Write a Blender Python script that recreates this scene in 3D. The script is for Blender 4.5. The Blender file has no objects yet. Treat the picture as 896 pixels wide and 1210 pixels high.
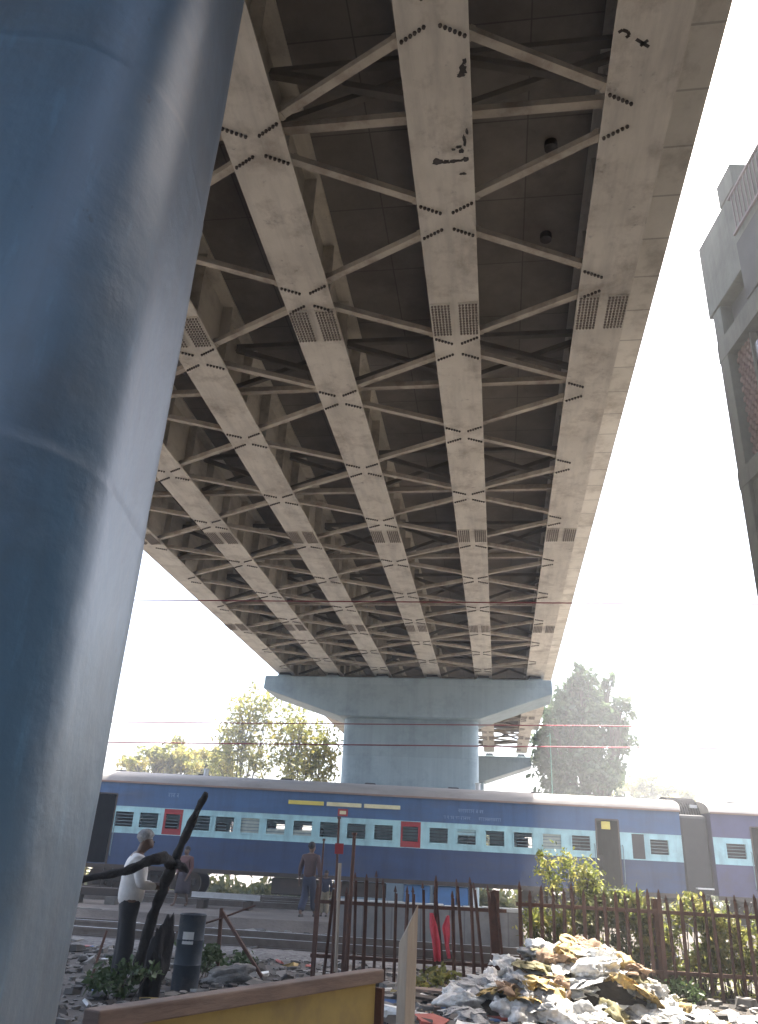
import bpy, bmesh, math, random
import numpy as np
from mathutils import Vector, Matrix, noise
random.seed(7)
rng = np.random.default_rng(7)
R = math.radians
SC = bpy.context.scene
COL = SC.collection

# ------------------------------------------------------------------ camera
F, CX, CY = 930.0, 448.0, 605.0
v = Vector((556 - CX, -1440 - CY, F)); upc = v.normalized()
fwd = Vector((0, 0, 1)); fwd = (fwd - upc * fwd.dot(upc)).normalized()
right = fwd.cross(upc)
if right.x < 0: right = -right
RM = Matrix((right, fwd, upc))            # world = RM @ cam(x right, y down, z forward)
cam = bpy.data.cameras.new('camera'); co = bpy.data.objects.new('camera', cam); COL.objects.link(co)
c0, c1, c2 = RM.col[0], RM.col[1], RM.col[2]
co.matrix_world = Matrix(((c0[0], -c1[0], -c2[0], 0), (c0[1], -c1[1], -c2[1], 0), (c0[2], -c1[2], -c2[2], 1.5), (0, 0, 0, 1)))
cam.sensor_fit = 'HORIZONTAL'; cam.sensor_width = 36; cam.lens = 36 * F / 896
cam.clip_start = 0.05; cam.clip_end = 2000
SC.camera = co
def at(x, y, Y):                           # pixel of the photo -> point on the vertical plane at distance Y
    d = RM @ Vector((x - CX, y - CY, F)); t = Y / d.y
    return Vector((t * d.x, Y, 1.5 + t * d.z))

# ------------------------------------------------------------------ materials
def mat(name, c1, c2=None, scale=3.0, rough=0.7, metal=0.0, bump=0.0, bscale=None, detail=6, spec=0.4, stretch=(1, 1, 1), ramp=(0.35, 0.65), dirt=None, dscale=0.7):
    m = bpy.data.materials.new(name); m.use_nodes = True
    nt = m.node_tree; N = nt.nodes; L = nt.links
    b = N['Principled BSDF']
    b.inputs['Roughness'].default_value = rough; b.inputs['Metallic'].default_value = metal
    b.inputs['Specular IOR Level'].default_value = spec
    if c2 is None: c2 = tuple(x * 0.8 for x in c1)
    tc = N.new('ShaderNodeTexCoord'); mp = N.new('ShaderNodeMapping'); mp.inputs['Scale'].default_value = stretch
    L.new(tc.outputs['Object'], mp.inputs['Vector'])
    nz = N.new('ShaderNodeTexNoise'); nz.inputs['Scale'].default_value = scale; nz.inputs['Detail'].default_value = detail
    nz.inputs['Roughness'].default_value = 0.62
    L.new(mp.outputs['Vector'], nz.inputs['Vector'])
    cr = N.new('ShaderNodeValToRGB'); e = cr.color_ramp.elements
    e[0].position = ramp[0]; e[1].position = ramp[1]
    e[0].color = (*c1, 1); e[1].color = (*c2, 1)
    L.new(nz.outputs['Fac'], cr.inputs['Fac'])
    out = cr.outputs['Color']
    if dirt:
        n2 = N.new('ShaderNodeTexNoise'); n2.inputs['Scale'].default_value = dscale; n2.inputs['Detail'].default_value = 8
        n2.inputs['Roughness'].default_value = 0.7
        L.new(mp.outputs['Vector'], n2.inputs['Vector'])
        r2 = N.new('ShaderNodeValToRGB'); r2.color_ramp.elements[0].position = 0.5; r2.color_ramp.elements[1].position = 0.72
        r2.color_ramp.elements[0].color = (0, 0, 0, 1); r2.color_ramp.elements[1].color = (1, 1, 1, 1)
        L.new(n2.outputs['Fac'], r2.inputs['Fac'])
        mx = N.new('ShaderNodeMixRGB'); mx.inputs['Color2'].default_value = (*dirt, 1)
        L.new(r2.outputs['Color'], mx.inputs['Fac']); L.new(out, mx.inputs['Color1']); out = mx.outputs['Color']
    L.new(out, b.inputs['Base Color'])
    rr = N.new('ShaderNodeMapRange'); rr.inputs['To Min'].default_value = max(0.05, rough - 0.12); rr.inputs['To Max'].default_value = min(1, rough + 0.12)
    L.new(nz.outputs['Fac'], rr.inputs['Value']); L.new(rr.outputs['Result'], b.inputs['Roughness'])
    if bump > 0:
        n3 = N.new('ShaderNodeTexNoise'); n3.inputs['Scale'].default_value = bscale or scale * 4; n3.inputs['Detail'].default_value = 8
        L.new(mp.outputs['Vector'], n3.inputs['Vector'])
        bp = N.new('ShaderNodeBump'); bp.inputs['Strength'].default_value = min(1, bump); bp.inputs['Distance'].default_value = 0.03
        L.new(n3.outputs['Fac'], bp.inputs['Height']); L.new(bp.outputs['Normal'], b.inputs['Normal'])
    return m

def add_joints(m, sx, sy, dark=0.6, offset=0.0, mortar=0.012, axes='XY'):
    """thin darker joint lines between cast panels, on top of mat()'s colour"""
    nt = m.node_tree; N = nt.nodes; L = nt.links; b = N['Principled BSDF']
    src = b.inputs['Base Color'].links[0].from_socket
    tc = N.new('ShaderNodeTexCoord'); vec = tc.outputs['Object']
    if axes != 'XY':
        sp = N.new('ShaderNodeSeparateXYZ'); cb = N.new('ShaderNodeCombineXYZ'); L.new(vec, sp.inputs[0])
        L.new(sp.outputs[axes[0]], cb.inputs['X']); L.new(sp.outputs[axes[1]], cb.inputs['Y']); vec = cb.outputs[0]
    br = N.new('ShaderNodeTexBrick'); br.inputs['Scale'].default_value = 1; br.offset = offset
    br.inputs['Brick Width'].default_value = sx; br.inputs['Row Height'].default_value = sy
    br.inputs['Mortar Size'].default_value = mortar; br.inputs['Mortar Smooth'].default_value = 0.3
    br.inputs['Color1'].default_value = (1, 1, 1, 1); br.inputs['Color2'].default_value = (0.88, 0.88, 0.87, 1)
    br.inputs['Mortar'].default_value = (dark, dark, dark, 1)
    L.new(vec, br.inputs['Vector'])
    mx = N.new('ShaderNodeMixRGB'); mx.blend_type = 'MULTIPLY'; mx.inputs['Fac'].default_value = 1
    L.new(src, mx.inputs['Color1']); L.new(br.outputs['Color'], mx.inputs['Color2']); L.new(mx.outputs['Color'], b.inputs['Base Color'])
    return m

def streaks(m, amount=0.35, stretch=(4, 4, 0.22), scale=1.0, lo=0.45, hi=0.75):
    """run-off stains: long vertical stains of their own shape"""
    nt = m.node_tree; N = nt.nodes; L = nt.links; b = N['Principled BSDF']
    src = b.inputs['Base Color'].links[0].from_socket
    tc = N.new('ShaderNodeTexCoord'); mp = N.new('ShaderNodeMapping'); mp.inputs['Scale'].default_value = stretch
    L.new(tc.outputs['Object'], mp.inputs['Vector']); nz = N.new('ShaderNodeTexNoise'); nz.inputs['Scale'].default_value = scale; nz.inputs['Detail'].default_value = 7; nz.inputs['Roughness'].default_value = .65
    L.new(mp.outputs['Vector'], nz.inputs['Vector']); cr = N.new('ShaderNodeValToRGB'); e = cr.color_ramp.elements
    e[0].position = lo; e[1].position = hi; e[0].color = (1, 1, 1, 1); e[1].color = (1 - amount, 1 - amount, 1 - amount * .95, 1)
    L.new(nz.outputs['Fac'], cr.inputs['Fac']); mx = N.new('ShaderNodeMixRGB'); mx.blend_type = 'MULTIPLY'; mx.inputs['Fac'].default_value = 1
    L.new(src, mx.inputs['Color1']); L.new(cr.outputs['Color'], mx.inputs['Color2']); L.new(mx.outputs['Color'], b.inputs['Base Color'])
    return m

def leafmat(name, col, trans=0.4):
    m = bpy.data.materials.new(name); m.use_nodes = True
    nt = m.node_tree; N = nt.nodes; L = nt.links
    for n in list(N):
        if n.type != 'OUTPUT_MATERIAL': N.remove(n)
    out = [n for n in N if n.type == 'OUTPUT_MATERIAL'][0]
    tc = N.new('ShaderNodeTexCoord'); nz = N.new('ShaderNodeTexNoise'); nz.inputs['Scale'].default_value = 1.3
    L.new(tc.outputs['Object'], nz.inputs['Vector'])
    cr = N.new('ShaderNodeValToRGB'); e = cr.color_ramp.elements; e[0].position = 0.35; e[1].position = 0.65
    e[0].color = (*[x * 0.7 for x in col], 1); e[1].color = (*[min(1, x * 1.25) for x in col], 1)
    L.new(nz.outputs['Fac'], cr.inputs['Fac'])
    d = N.new('ShaderNodeBsdfDiffuse'); t = N.new('ShaderNodeBsdfTranslucent'); g = N.new('ShaderNodeBsdfGlossy'); g.inputs['Roughness'].default_value = 0.45
    g.inputs['Color'].default_value = (0.6, 0.6, 0.55, 1)
    mx = N.new('ShaderNodeMixShader'); mx.inputs[0].default_value = trans
    m2 = N.new('ShaderNodeMixShader'); m2.inputs[0].default_value = 0.06
    L.new(cr.outputs['Color'], d.inputs['Color']); L.new(cr.outputs['Color'], t.inputs['Color'])
    L.new(d.outputs[0], mx.inputs[1]); L.new(t.outputs[0], mx.inputs[2])
    L.new(mx.outputs[0], m2.inputs[1]); L.new(g.outputs[0], m2.inputs[2]); L.new(m2.outputs[0], out.inputs['Surface'])
    return m

M = {}
M['girder'] = mat('girder_paint', (0.60, 0.555, 0.475), (0.50, 0.46, 0.39), 1.1, 0.6, bump=0.1, bscale=14, dirt=(0.31, 0.265, 0.215), dscale=1.6)
streaks(M['girder'], .28, (5, .7, 3)); streaks(M['girder'], .4, (6, 6, 6), 1.0, .64, .72)
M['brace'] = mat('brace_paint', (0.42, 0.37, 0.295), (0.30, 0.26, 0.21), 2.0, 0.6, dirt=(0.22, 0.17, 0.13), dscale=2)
M['upper'] = mat('upper_brace_dark', (0.17, 0.148, 0.125), (0.12, 0.104, 0.088), 2.0, 0.7)  # darker tone for the upper bracing than for the lower members
M['bolt'] = mat('bolt_steel', (0.055, 0.042, 0.035), None, 8, 0.6, 0.3)
M['bolt_plate'] = mat('plate_bolt', (0.15, 0.125, 0.105), (0.22, 0.185, 0.155), 8, 0.6, 0.2)
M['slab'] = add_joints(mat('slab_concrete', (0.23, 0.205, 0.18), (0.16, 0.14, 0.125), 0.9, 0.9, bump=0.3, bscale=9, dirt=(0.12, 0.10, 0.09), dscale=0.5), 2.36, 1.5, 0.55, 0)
M['edge'] = add_joints(mat('edge_concrete', (0.66, 0.62, 0.54), (0.56, 0.52, 0.455), 1.2, 0.9, bump=0.25, bscale=9, dirt=(0.38, 0.34, 0.28), dscale=1.2), 8, 0.95, 0.6, 0, 0.02)
M['stain'] = mat('black_stain', (0.02, 0.018, 0.016), (0.06, 0.05, 0.045), 9, 0.8)
M['nearpier'] = mat('pier_paint_blue', (0.05, 0.125, 0.22), (0.038, 0.098, 0.175), 1.0, 0.5, bump=0.5, bscale=7, spec=0.5, dirt=(0.042, 0.085, 0.14), dscale=1.3)
streaks(M['nearpier'], 0.30, (6, 6, .3)); streaks(M['nearpier'], -0.45, (9, 9, 2.0), 1.0, .60, .72); streaks(M['nearpier'], 0.35, (14, 14, 11), 1.0, .66, .72)
for k_, v_ in (('Coat Weight', 1.0), ('Coat Roughness', 0.42), ('Coat IOR', 1.62)): M['nearpier'].node_tree.nodes['Principled BSDF'].inputs[k_].default_value = v_
M['farpier'] = mat('pier_paint_pale', (0.30, 0.375, 0.405), (0.26, 0.33, 0.36), 0.8, 0.5, bump=0.12, bscale=4, dirt=(0.18, 0.24, 0.27), dscale=0.7)
streaks(M['farpier'], 0.2, (2.2, 2.2, .12)); add_joints(M['farpier'], 2.4, 1.55, 0.86, 0, 0.012, 'XZ')
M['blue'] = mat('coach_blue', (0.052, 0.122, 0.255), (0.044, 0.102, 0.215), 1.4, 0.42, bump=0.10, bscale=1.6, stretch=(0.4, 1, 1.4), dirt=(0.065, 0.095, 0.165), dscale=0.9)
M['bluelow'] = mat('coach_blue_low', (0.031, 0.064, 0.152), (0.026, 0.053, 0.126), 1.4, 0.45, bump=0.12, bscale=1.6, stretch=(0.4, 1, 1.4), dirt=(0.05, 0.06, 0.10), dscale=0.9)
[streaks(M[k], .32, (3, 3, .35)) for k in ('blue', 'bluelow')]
M['purple'] = mat('coach_purple', (0.075, 0.075, 0.16), (0.06, 0.06, 0.13), 1.4, 0.45, dirt=(0.08, 0.07, 0.10))
M['cyan'] = mat('coach_band', (0.40, 0.64, 0.66), (0.34, 0.56, 0.59), 2.2, 0.45, dirt=(0.30, 0.46, 0.48), dscale=1.5)
streaks(M['cyan'], .28, (4, 4, .6))
M['red'] = mat('coach_red', (0.36, 0.035, 0.04), (0.27, 0.028, 0.032), 4, 0.5)
M['roof'] = mat('coach_roof', (0.33, 0.31, 0.285), (0.26, 0.245, 0.225), 0.9, 0.8, stretch=(0.5, 2, 1), dirt=(0.20, 0.18, 0.165))
M['gutter'] = mat('coach_gutter', (0.30, 0.20, 0.16), (0.22, 0.16, 0.13), 2, 0.7)
M['interior'] = mat('coach_interior', (0.05, 0.055, 0.06), None, 2, 0.8)
M['bars'] = mat('window_bars', (0.17, 0.24, 0.26), None, 5, 0.5)
M['shutter'] = mat('window_shutter', (0.42, 0.47, 0.42), None, 5, 0.6)
M['black'] = mat('black_rubber', (0.022, 0.022, 0.026), (0.035, 0.034, 0.036), 3, 0.75)
M['underframe'] = mat('underframe_grime', (0.045, 0.036, 0.03), (0.075, 0.055, 0.042), 3, 0.85)
M['wheel'] = mat('wheel_steel', (0.09, 0.07, 0.055), None, 6, 0.5, 0.6)
M['boxblue'] = mat('battery_box_blue', (0.07, 0.20, 0.42), (0.06, 0.16, 0.33), 3, 0.5)
M['white'] = mat('white_paint', (0.72, 0.72, 0.70), (0.6, 0.6, 0.57), 3, 0.6)
M['cream'] = mat('board_cream', (0.70, 0.66, 0.42), (0.6, 0.56, 0.33), 5, 0.6)
M['yellowboard'] = mat('board_yellow', (0.70, 0.58, 0.12), (0.6, 0.5, 0.1), 5, 0.6)
M['rust'] = mat('rusty_iron', (0.085, 0.044, 0.032), (0.13, 0.064, 0.043), 7, 0.8, bump=0.2)
M['railsteel'] = mat('rail_steel', (0.11, 0.085, 0.07), (0.16, 0.13, 0.11), 5, 0.5, 0.5)
M['shiny'] = mat('rail_polished', (0.55, 0.55, 0.56), None, 5, 0.35, 0.7)
M['sleeper'] = mat('concrete_sleeper', (0.16, 0.145, 0.125), (0.11, 0.098, 0.085), 4, 0.9)
M['wall'] = add_joints(mat('grey_concrete', (0.26, 0.25, 0.24), (0.2, 0.195, 0.19), 2, 0.9, bump=0.3, dirt=(0.13, 0.125, 0.12)), 0.32, 5, 0.7, 0, 0.02, 'XZ')
M['coping'] = mat('pale_coping', (0.5, 0.5, 0.48), (0.38, 0.38, 0.36), 4, 0.9)
M['build'] = mat('old_concrete', (0.075, 0.078, 0.066), (0.05, 0.053, 0.045), 0.9, 0.9, bump=0.3, bscale=6, dirt=(0.04, 0.042, 0.037), dscale=0.8)
streaks(M['build'], .45, (3, 3, .25))
M['build_dark'] = mat('recess_shade_concrete', (0.028, 0.029, 0.03), (0.02, 0.021, 0.022), 0.8, 0.9, bump=0.2)  # recess shade put into the wall colour
M['lattice'] = mat('red_brick_lattice', (0.075, 0.036, 0.033), (0.105, 0.06, 0.055), 5, 0.9, bump=0.2)
M['railing'] = mat('railing_paint', (0.055, 0.035, 0.037), (0.075, 0.05, 0.05), 5, 0.6)
M['pane'] = mat('dusty_glass', (0.04, 0.045, 0.05), None, 3, 0.25)
M['wood'] = mat('weathered_board', (0.26, 0.19, 0.15), (0.19, 0.135, 0.11), 3, 0.75, stretch=(1, 1, 6), bump=0.2, dirt=(0.14, 0.10, 0.085), dscale=1.6)
M['yellow'] = mat('yellow_panel', (0.44, 0.325, 0.11), (0.36, 0.265, 0.095), 2.2, 0.7, dirt=(0.30, 0.22, 0.11), dscale=2.2)
M['stake'] = mat('sawn_timber', (0.44, 0.37, 0.29), (0.35, 0.285, 0.225), 5, 0.8, stretch=(4, 4, 0.5), bump=0.2)
M['barkdark'] = mat('dark_bark', (0.016, 0.013, 0.012), (0.028, 0.023, 0.02), 8, 0.95, bump=0.8, bscale=22)
M['bark'] = mat('bark', (0.12, 0.095, 0.075), (0.08, 0.062, 0.05), 5, 0.95, bump=0.6)
M['drum'] = mat('drum_blue', (0.034, 0.048, 0.066), (0.028, 0.038, 0.052), 4, 0.65, dirt=(0.10, 0.10, 0.10), dscale=3)
M['cloth_red'] = mat('red_cloth', (0.72, 0.10, 0.13), (0.62, 0.075, 0.10), 8, 0.85)
M['skin'] = mat('skin', (0.15, 0.085, 0.055), (0.12, 0.07, 0.045), 8, 0.6)
M['shirt'] = mat('white_shirt', (0.70, 0.67, 0.63), (0.58, 0.55, 0.52), 9, 0.9, bump=0.3, bscale=18)
M['trousers'] = mat('black_trousers', (0.018, 0.018, 0.020), (0.028, 0.027, 0.028), 9, 0.9)
M['hair_grey'] = mat('grey_hair', (0.40, 0.39, 0.37), (0.22, 0.215, 0.21), 20, 0.9, bump=0.6, bscale=70)
M['hair_black'] = mat('black_hair', (0.018, 0.016, 0.015), None, 20, 0.7)
M['maroon'] = mat('maroon_cloth', (0.13, 0.058, 0.052), (0.10, 0.045, 0.042), 8, 0.9)
M['skirt'] = mat('dark_skirt', (0.05, 0.038, 0.045), None, 8, 0.9)
M['brownjacket'] = mat('brown_jacket', (0.085, 0.048, 0.042), (0.065, 0.038, 0.035), 8, 0.9)
M['navy'] = mat('navy_cloth', (0.035, 0.04, 0.065), None, 8, 0.9)
M['tan'] = mat('tan_cloth', (0.30, 0.25, 0.17), None, 8, 0.9)
M['shoe'] = mat('shoe', (0.03, 0.025, 0.022), None, 8, 0.6)
M['wire'] = mat('wire_copper', (0.22, 0.03, 0.04), None, 8, 0.5, 0.5)
M['wiregrey'] = mat('wire_grey', (0.16, 0.12, 0.12), None, 8, 0.5, 0.5)
M['greenpole'] = mat('green_pole', (0.25, 0.42, 0.32), None, 6, 0.6)
BAG = dict(white=mat('plastic_white', (0.80, 0.785, 0.75), (0.68, 0.66, 0.62), 5, 0.5, bump=0.5, bscale=18, dirt=(0.52, 0.47, 0.39), dscale=3),
           grey=mat('plastic_grey', (0.46, 0.45, 0.44), (0.34, 0.335, 0.325), 5, 0.55, bump=0.5, bscale=18, dirt=(0.15, 0.145, 0.14), dscale=3),
           ochre=mat('plastic_ochre', (0.50, 0.345, 0.11), (0.37, 0.26, 0.10), 5, 0.6, bump=0.5, bscale=18, dirt=(0.2, 0.15, 0.08), dscale=3),
           olive=mat('plastic_olive', (0.25, 0.22, 0.10), (0.18, 0.155, 0.075), 5, 0.7, bump=0.5, bscale=18),
           brown=mat('sacking_brown', (0.36, 0.24, 0.15), (0.25, 0.165, 0.105), 5, 0.8, bump=0.5, bscale=18))
M['soil'] = mat('dark_soil', (0.085, 0.065, 0.05), (0.055, 0.043, 0.034), 3, 0.95, bump=0.8)
LEAF = dict(right=[leafmat('leaf_greygreen', c) for c in ((0.09, 0.135, 0.065), (0.065, 0.105, 0.05), (0.125, 0.165, 0.085))],
            left=[leafmat('leaf_yellowgreen', c, 0.6) for c in ((0.27, 0.27, 0.075), (0.19, 0.20, 0.065), (0.36, 0.31, 0.09))],
            bush=[leafmat('leaf_bush', c, 0.5) for c in ((0.155, 0.17, 0.06), (0.11, 0.13, 0.05), (0.23, 0.215, 0.075))],
            vine=[leafmat('leaf_vine', c, 0.55) for c in ((0.25, 0.27, 0.06), (0.15, 0.18, 0.045), (0.38, 0.35, 0.10))],
            weed=[leafmat('leaf_weed', c, 0.35) for c in ((0.05, 0.085, 0.03), (0.07, 0.11, 0.04))])

# ------------------------------------------------------------------ mesh helpers
class MB:
    def __init__(s): s.v = []; s.f = []; s.m = []
    def add(s, vs, fs, m=0, T=None):
        k = len(s.v)
        for p in vs: s.v.append(tuple(T @ Vector(p)) if T else tuple(p))
        for f in fs: s.f.append([k + i for i in f]); s.m.append(m)
        return s
    def box(s, x0, x1, y0, y1, z0, z1, m=0, T=None):
        return s.add([(x0, y0, z0), (x1, y0, z0), (x1, y1, z0), (x0, y1, z0), (x0, y0, z1), (x1, y0, z1), (x1, y1, z1), (x0, y1, z1)],
                     [(0, 3, 2, 1), (4, 5, 6, 7), (0, 1, 5, 4), (1, 2, 6, 5), (2, 3, 7, 6), (3, 0, 4, 7)], m, T)
    def beam(s, a, b, w, h, m=0, up=(0, 0, 1)):
        a = Vector(a); b = Vector(b); d = b - a; l = d.length; d.normalize()
        x = d.cross(Vector(up))
        if x.length < 1e-4: x = d.cross(Vector((0, 1, 0)))
        x.normalize(); z = x.cross(d)
        T = Matrix((( x[0], d[0], z[0], a[0]), (x[1], d[1], z[1], a[1]), (x[2], d[2], z[2], a[2]), (0, 0, 0, 1)))
        return s.box(-w / 2, w / 2, 0, l, -h / 2, h / 2, m, T)
    def tube(s, pts, rad, n=8, m=0, cap=True):
        pts = [Vector(p) for p in pts]; k = len(s.v)
        if not hasattr(rad, '__len__'): rad = [rad] * len(pts)
        ref = None
        for i, p in enumerate(pts):
            d = (pts[min(i + 1, len(pts) - 1)] - pts[max(i - 1, 0)]).normalized()
            if ref is None:
                ref = Vector((1, 0, 0)) if abs(d.x) < 0.8 else Vector((0, 1, 0))
            x = (ref - d * ref.dot(d)).normalized(); y = d.cross(x); ref = x
            for j in range(n):
                a = 2 * math.pi * j / n
                s.v.append(tuple(p + (x * math.cos(a) + y * math.sin(a)) * rad[i]))
        for i in range(len(pts) - 1):
            for j in range(n):
                j2 = (j + 1) % n
                s.f.append([k + i * n + j, k + i * n + j2, k + (i + 1) * n + j2, k + (i + 1) * n + j]); s.m.append(m)
        if cap:
            s.f.append([k + j for j in range(n)][::-1]); s.m.append(m)
            s.f.append([k + (len(pts) - 1) * n + j for j in range(n)]); s.m.append(m)
        return s
    def loft(s, rings, m=0, cap=True, closed=True):
        k = len(s.v); n = len(rings[0])
        for r in rings: s.v += [tuple(p) for p in r]
        for i in range(len(rings) - 1):
            for j in range(n if closed else n - 1):
                j2 = (j + 1) % n
                s.f.append([k + i * n + j, k + i * n + j2, k + (i + 1) * n + j2, k + (i + 1) * n + j]); s.m.append(m)
        if cap:
            s.f.append([k + j for j in range(n)][::-1]); s.m.append(m)
            s.f.append([k + (len(rings) - 1) * n + j for j in range(n)]); s.m.append(m)
        return s
    def build(s, name, mats, parent=None, smooth=False, bevel=0, loc=None):
        me = bpy.data.meshes.new(name); me.from_pydata(s.v, [], s.f)
        for m_ in (mats if isinstance(mats, (list, tuple)) else [mats]): me.materials.append(m_)
        me.polygons.foreach_set('material_index', s.m)
        if smooth: me.polygons.foreach_set('use_smooth', [True] * len(s.f))
        me.update()
        return link(name, me, parent, bevel, loc)
def link(name, me, parent=None, bevel=0, loc=None):
    o = bpy.data.objects.new(name, me); COL.objects.link(o)
    if parent: o.parent = parent
    if loc is not None: o.location = loc
    if bevel:
        b = o.modifiers.new('bevel', 'BEVEL'); b.width = bevel; b.segments = 2; b.limit_method = 'ANGLE'; b.angle_limit = R(40)
    return o
def tag(o, label, cat, group=None):
    o['label'] = label; o['category'] = cat
    if group: o['group'] = group
    return o
def thing(name, label, cat, loc=(0, 0, 0), rz=0, group=None):
    o = bpy.data.objects.new(name, None); COL.objects.link(o); o.location = loc; o.rotation_euler = (0, 0, rz); o.empty_display_size = 0.3
    return tag(o, label, cat, group)
def struct(o): o['kind'] = 'structure'; return o
def stuff(o): o['kind'] = 'stuff'; return o
def copy_tree(o, parent=None):
    c = o.copy(); COL.objects.link(c)
    if parent: c.parent = parent
    for ch in list(o.children): copy_tree(ch, c)
    return c
def autosmooth(o, ang=35):
    me = o.data; me.polygons.foreach_set('use_smooth', [True] * len(me.polygons))
    bm = bmesh.new(); bm.from_mesh(me)
    for e in bm.edges:
        if len(e.link_faces) == 2 and e.calc_face_angle(0) > R(ang): e.smooth = False
    bm.to_mesh(me); bm.free(); return o

# ------------------------------------------------------------------ world, sun
S = Vector((0.30, 0.35, 1.0)).normalized()
w = bpy.data.worlds.new('World'); SC.world = w; w.use_nodes = True
nt = w.node_tree; bg = nt.nodes['Background']
sky = nt.nodes.new('ShaderNodeTexSky'); sky.sky_type = 'NISHITA'; sky.sun_disc = False
sky.sun_elevation = math.asin(S.z); sky.sun_rotation = math.atan2(S.x, S.y)
sky.air_density = 1.0; sky.dust_density = 5.0; sky.ozone_density = 1.0; sky.altitude = 0
nt.links.new(sky.outputs[0], bg.inputs[0]); bg.inputs[1].default_value = 0.15
sl = bpy.data.lights.new('sun', 'SUN'); sl.energy = 4.0; sl.angle = R(0.6); sl.color = (1, 0.95, 0.87)
so = bpy.data.objects.new('sun', sl); COL.objects.link(so); so.rotation_euler = S.to_track_quat('Z', 'Y').to_euler()
SC.view_settings.view_transform = 'Standard'; SC.view_settings.look = 'None'; SC.view_settings.gamma = 1
SC.view_settings.exposure = 2.4

# ------------------------------------------------------------------ ground
g = mat('dusty_ground', (0.225, 0.20, 0.175), (0.15, 0.132, 0.115), 0.6, 0.95, bump=0.8, bscale=9, dirt=(0.11, 0.095, 0.08), dscale=0.35)
MB().add([(-600, -300, 0), (600, -300, 0), (600, 1200, 0), (-600, 1200, 0)], [(0, 1, 2, 3)]).build('ground', g)
struct(bpy.data.objects['ground'])
bal = mat('ballast_stone', (0.21, 0.195, 0.18), (0.095, 0.085, 0.078), 11, 0.95, bump=1.0, bscale=16, detail=3)
def strip(name, Y0, Y1, z, slope, m, dx=80, sh=0.5):
    mb = MB(); n = 60
    prof = [(Y0 - sh, -0.02), (Y0, z), (Y1, z), (Y1 + sh, -0.02)]
    rings = []
    for i in range(n + 1):
        x = -dx + 2 * dx * i / n
        rings.append([(x, y + slope * x, zz + (0.02 * noise.noise((x * 0.4, y, 1)) if zz > 0 else 0)) for y, zz in prof])
    mb.loft(rings, closed=False, cap=False)
    return struct(mb.build(name, m))
strip('ballast', 27.6, 38, 0.14, 0, bal)
strip('path', 21.6, 26.4, 0.27, -0.03, mat('worn_path', (0.125, 0.106, 0.088), (0.075, 0.064, 0.054), 1.2, 0.95, bump=0.8, bscale=12, dirt=(0.14, 0.12, 0.10), dscale=0.7))
ys = MB(); n_ = 40
ys.add([(-60 + 120 * i / n_, (7.2 if j == 0 else 27.5) + .5 * noise.noise((i * .7, j, 3)), .004) for j in (0, 1) for i in range(n_ + 1)], [(i, i + 1, n_ + 2 + i, n_ + 1 + i) for i in range(n_)])
struct(ys.build('yard', mat('oily_soil', (0.105, 0.088, 0.072), (0.062, 0.052, 0.043), 0.8, 0.95, bump=0.9, bscale=10, dirt=(0.055, 0.047, 0.04), dscale=0.5)))
strip('ballast', 15.7, 19.2, 0.06, -0.16, bal)

def track(Yc, slope, ztop, label, x0=-45, x1=45):
    t = thing('railway_track', label, 'railway track', (0, Yc, 0), math.atan(slope))
    for sgn in (-1, 1):
        y = sgn * 0.838
        r = MB(); r.box(x0, x1, y - 0.035, y + 0.035, ztop - 0.05, ztop - 0.004); r.box(x0, x1, y - 0.01, y + 0.01, ztop - 0.14, ztop - 0.05)
        r.box(x0, x1, y - 0.07, y + 0.07, ztop - 0.17, ztop - 0.14); r.box(x0, x1, y - 0.025, y + 0.025, ztop - 0.004, ztop, 1)
        r.build('rail', [M['railsteel'], M['shiny']], t)
    s_ = MB(); x = x0
    while x < x1:
        s_.box(x, x + 0.24, -1.35, 1.35, ztop - 0.30, ztop - 0.172); x += 0.62
    sl_ = s_.build('sleepers', M['sleeper'], t); stuff(sl_)
track(17.45, -0.16, 0.22, 'empty railway track in front of the low wall, crossing at a slant')
track(30.32, 0.0, 0.33, 'railway track with the passenger train standing on it')
track(35.2, 0.0, 0.33, 'railway track behind the train, in front of the bridge pier')

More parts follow.
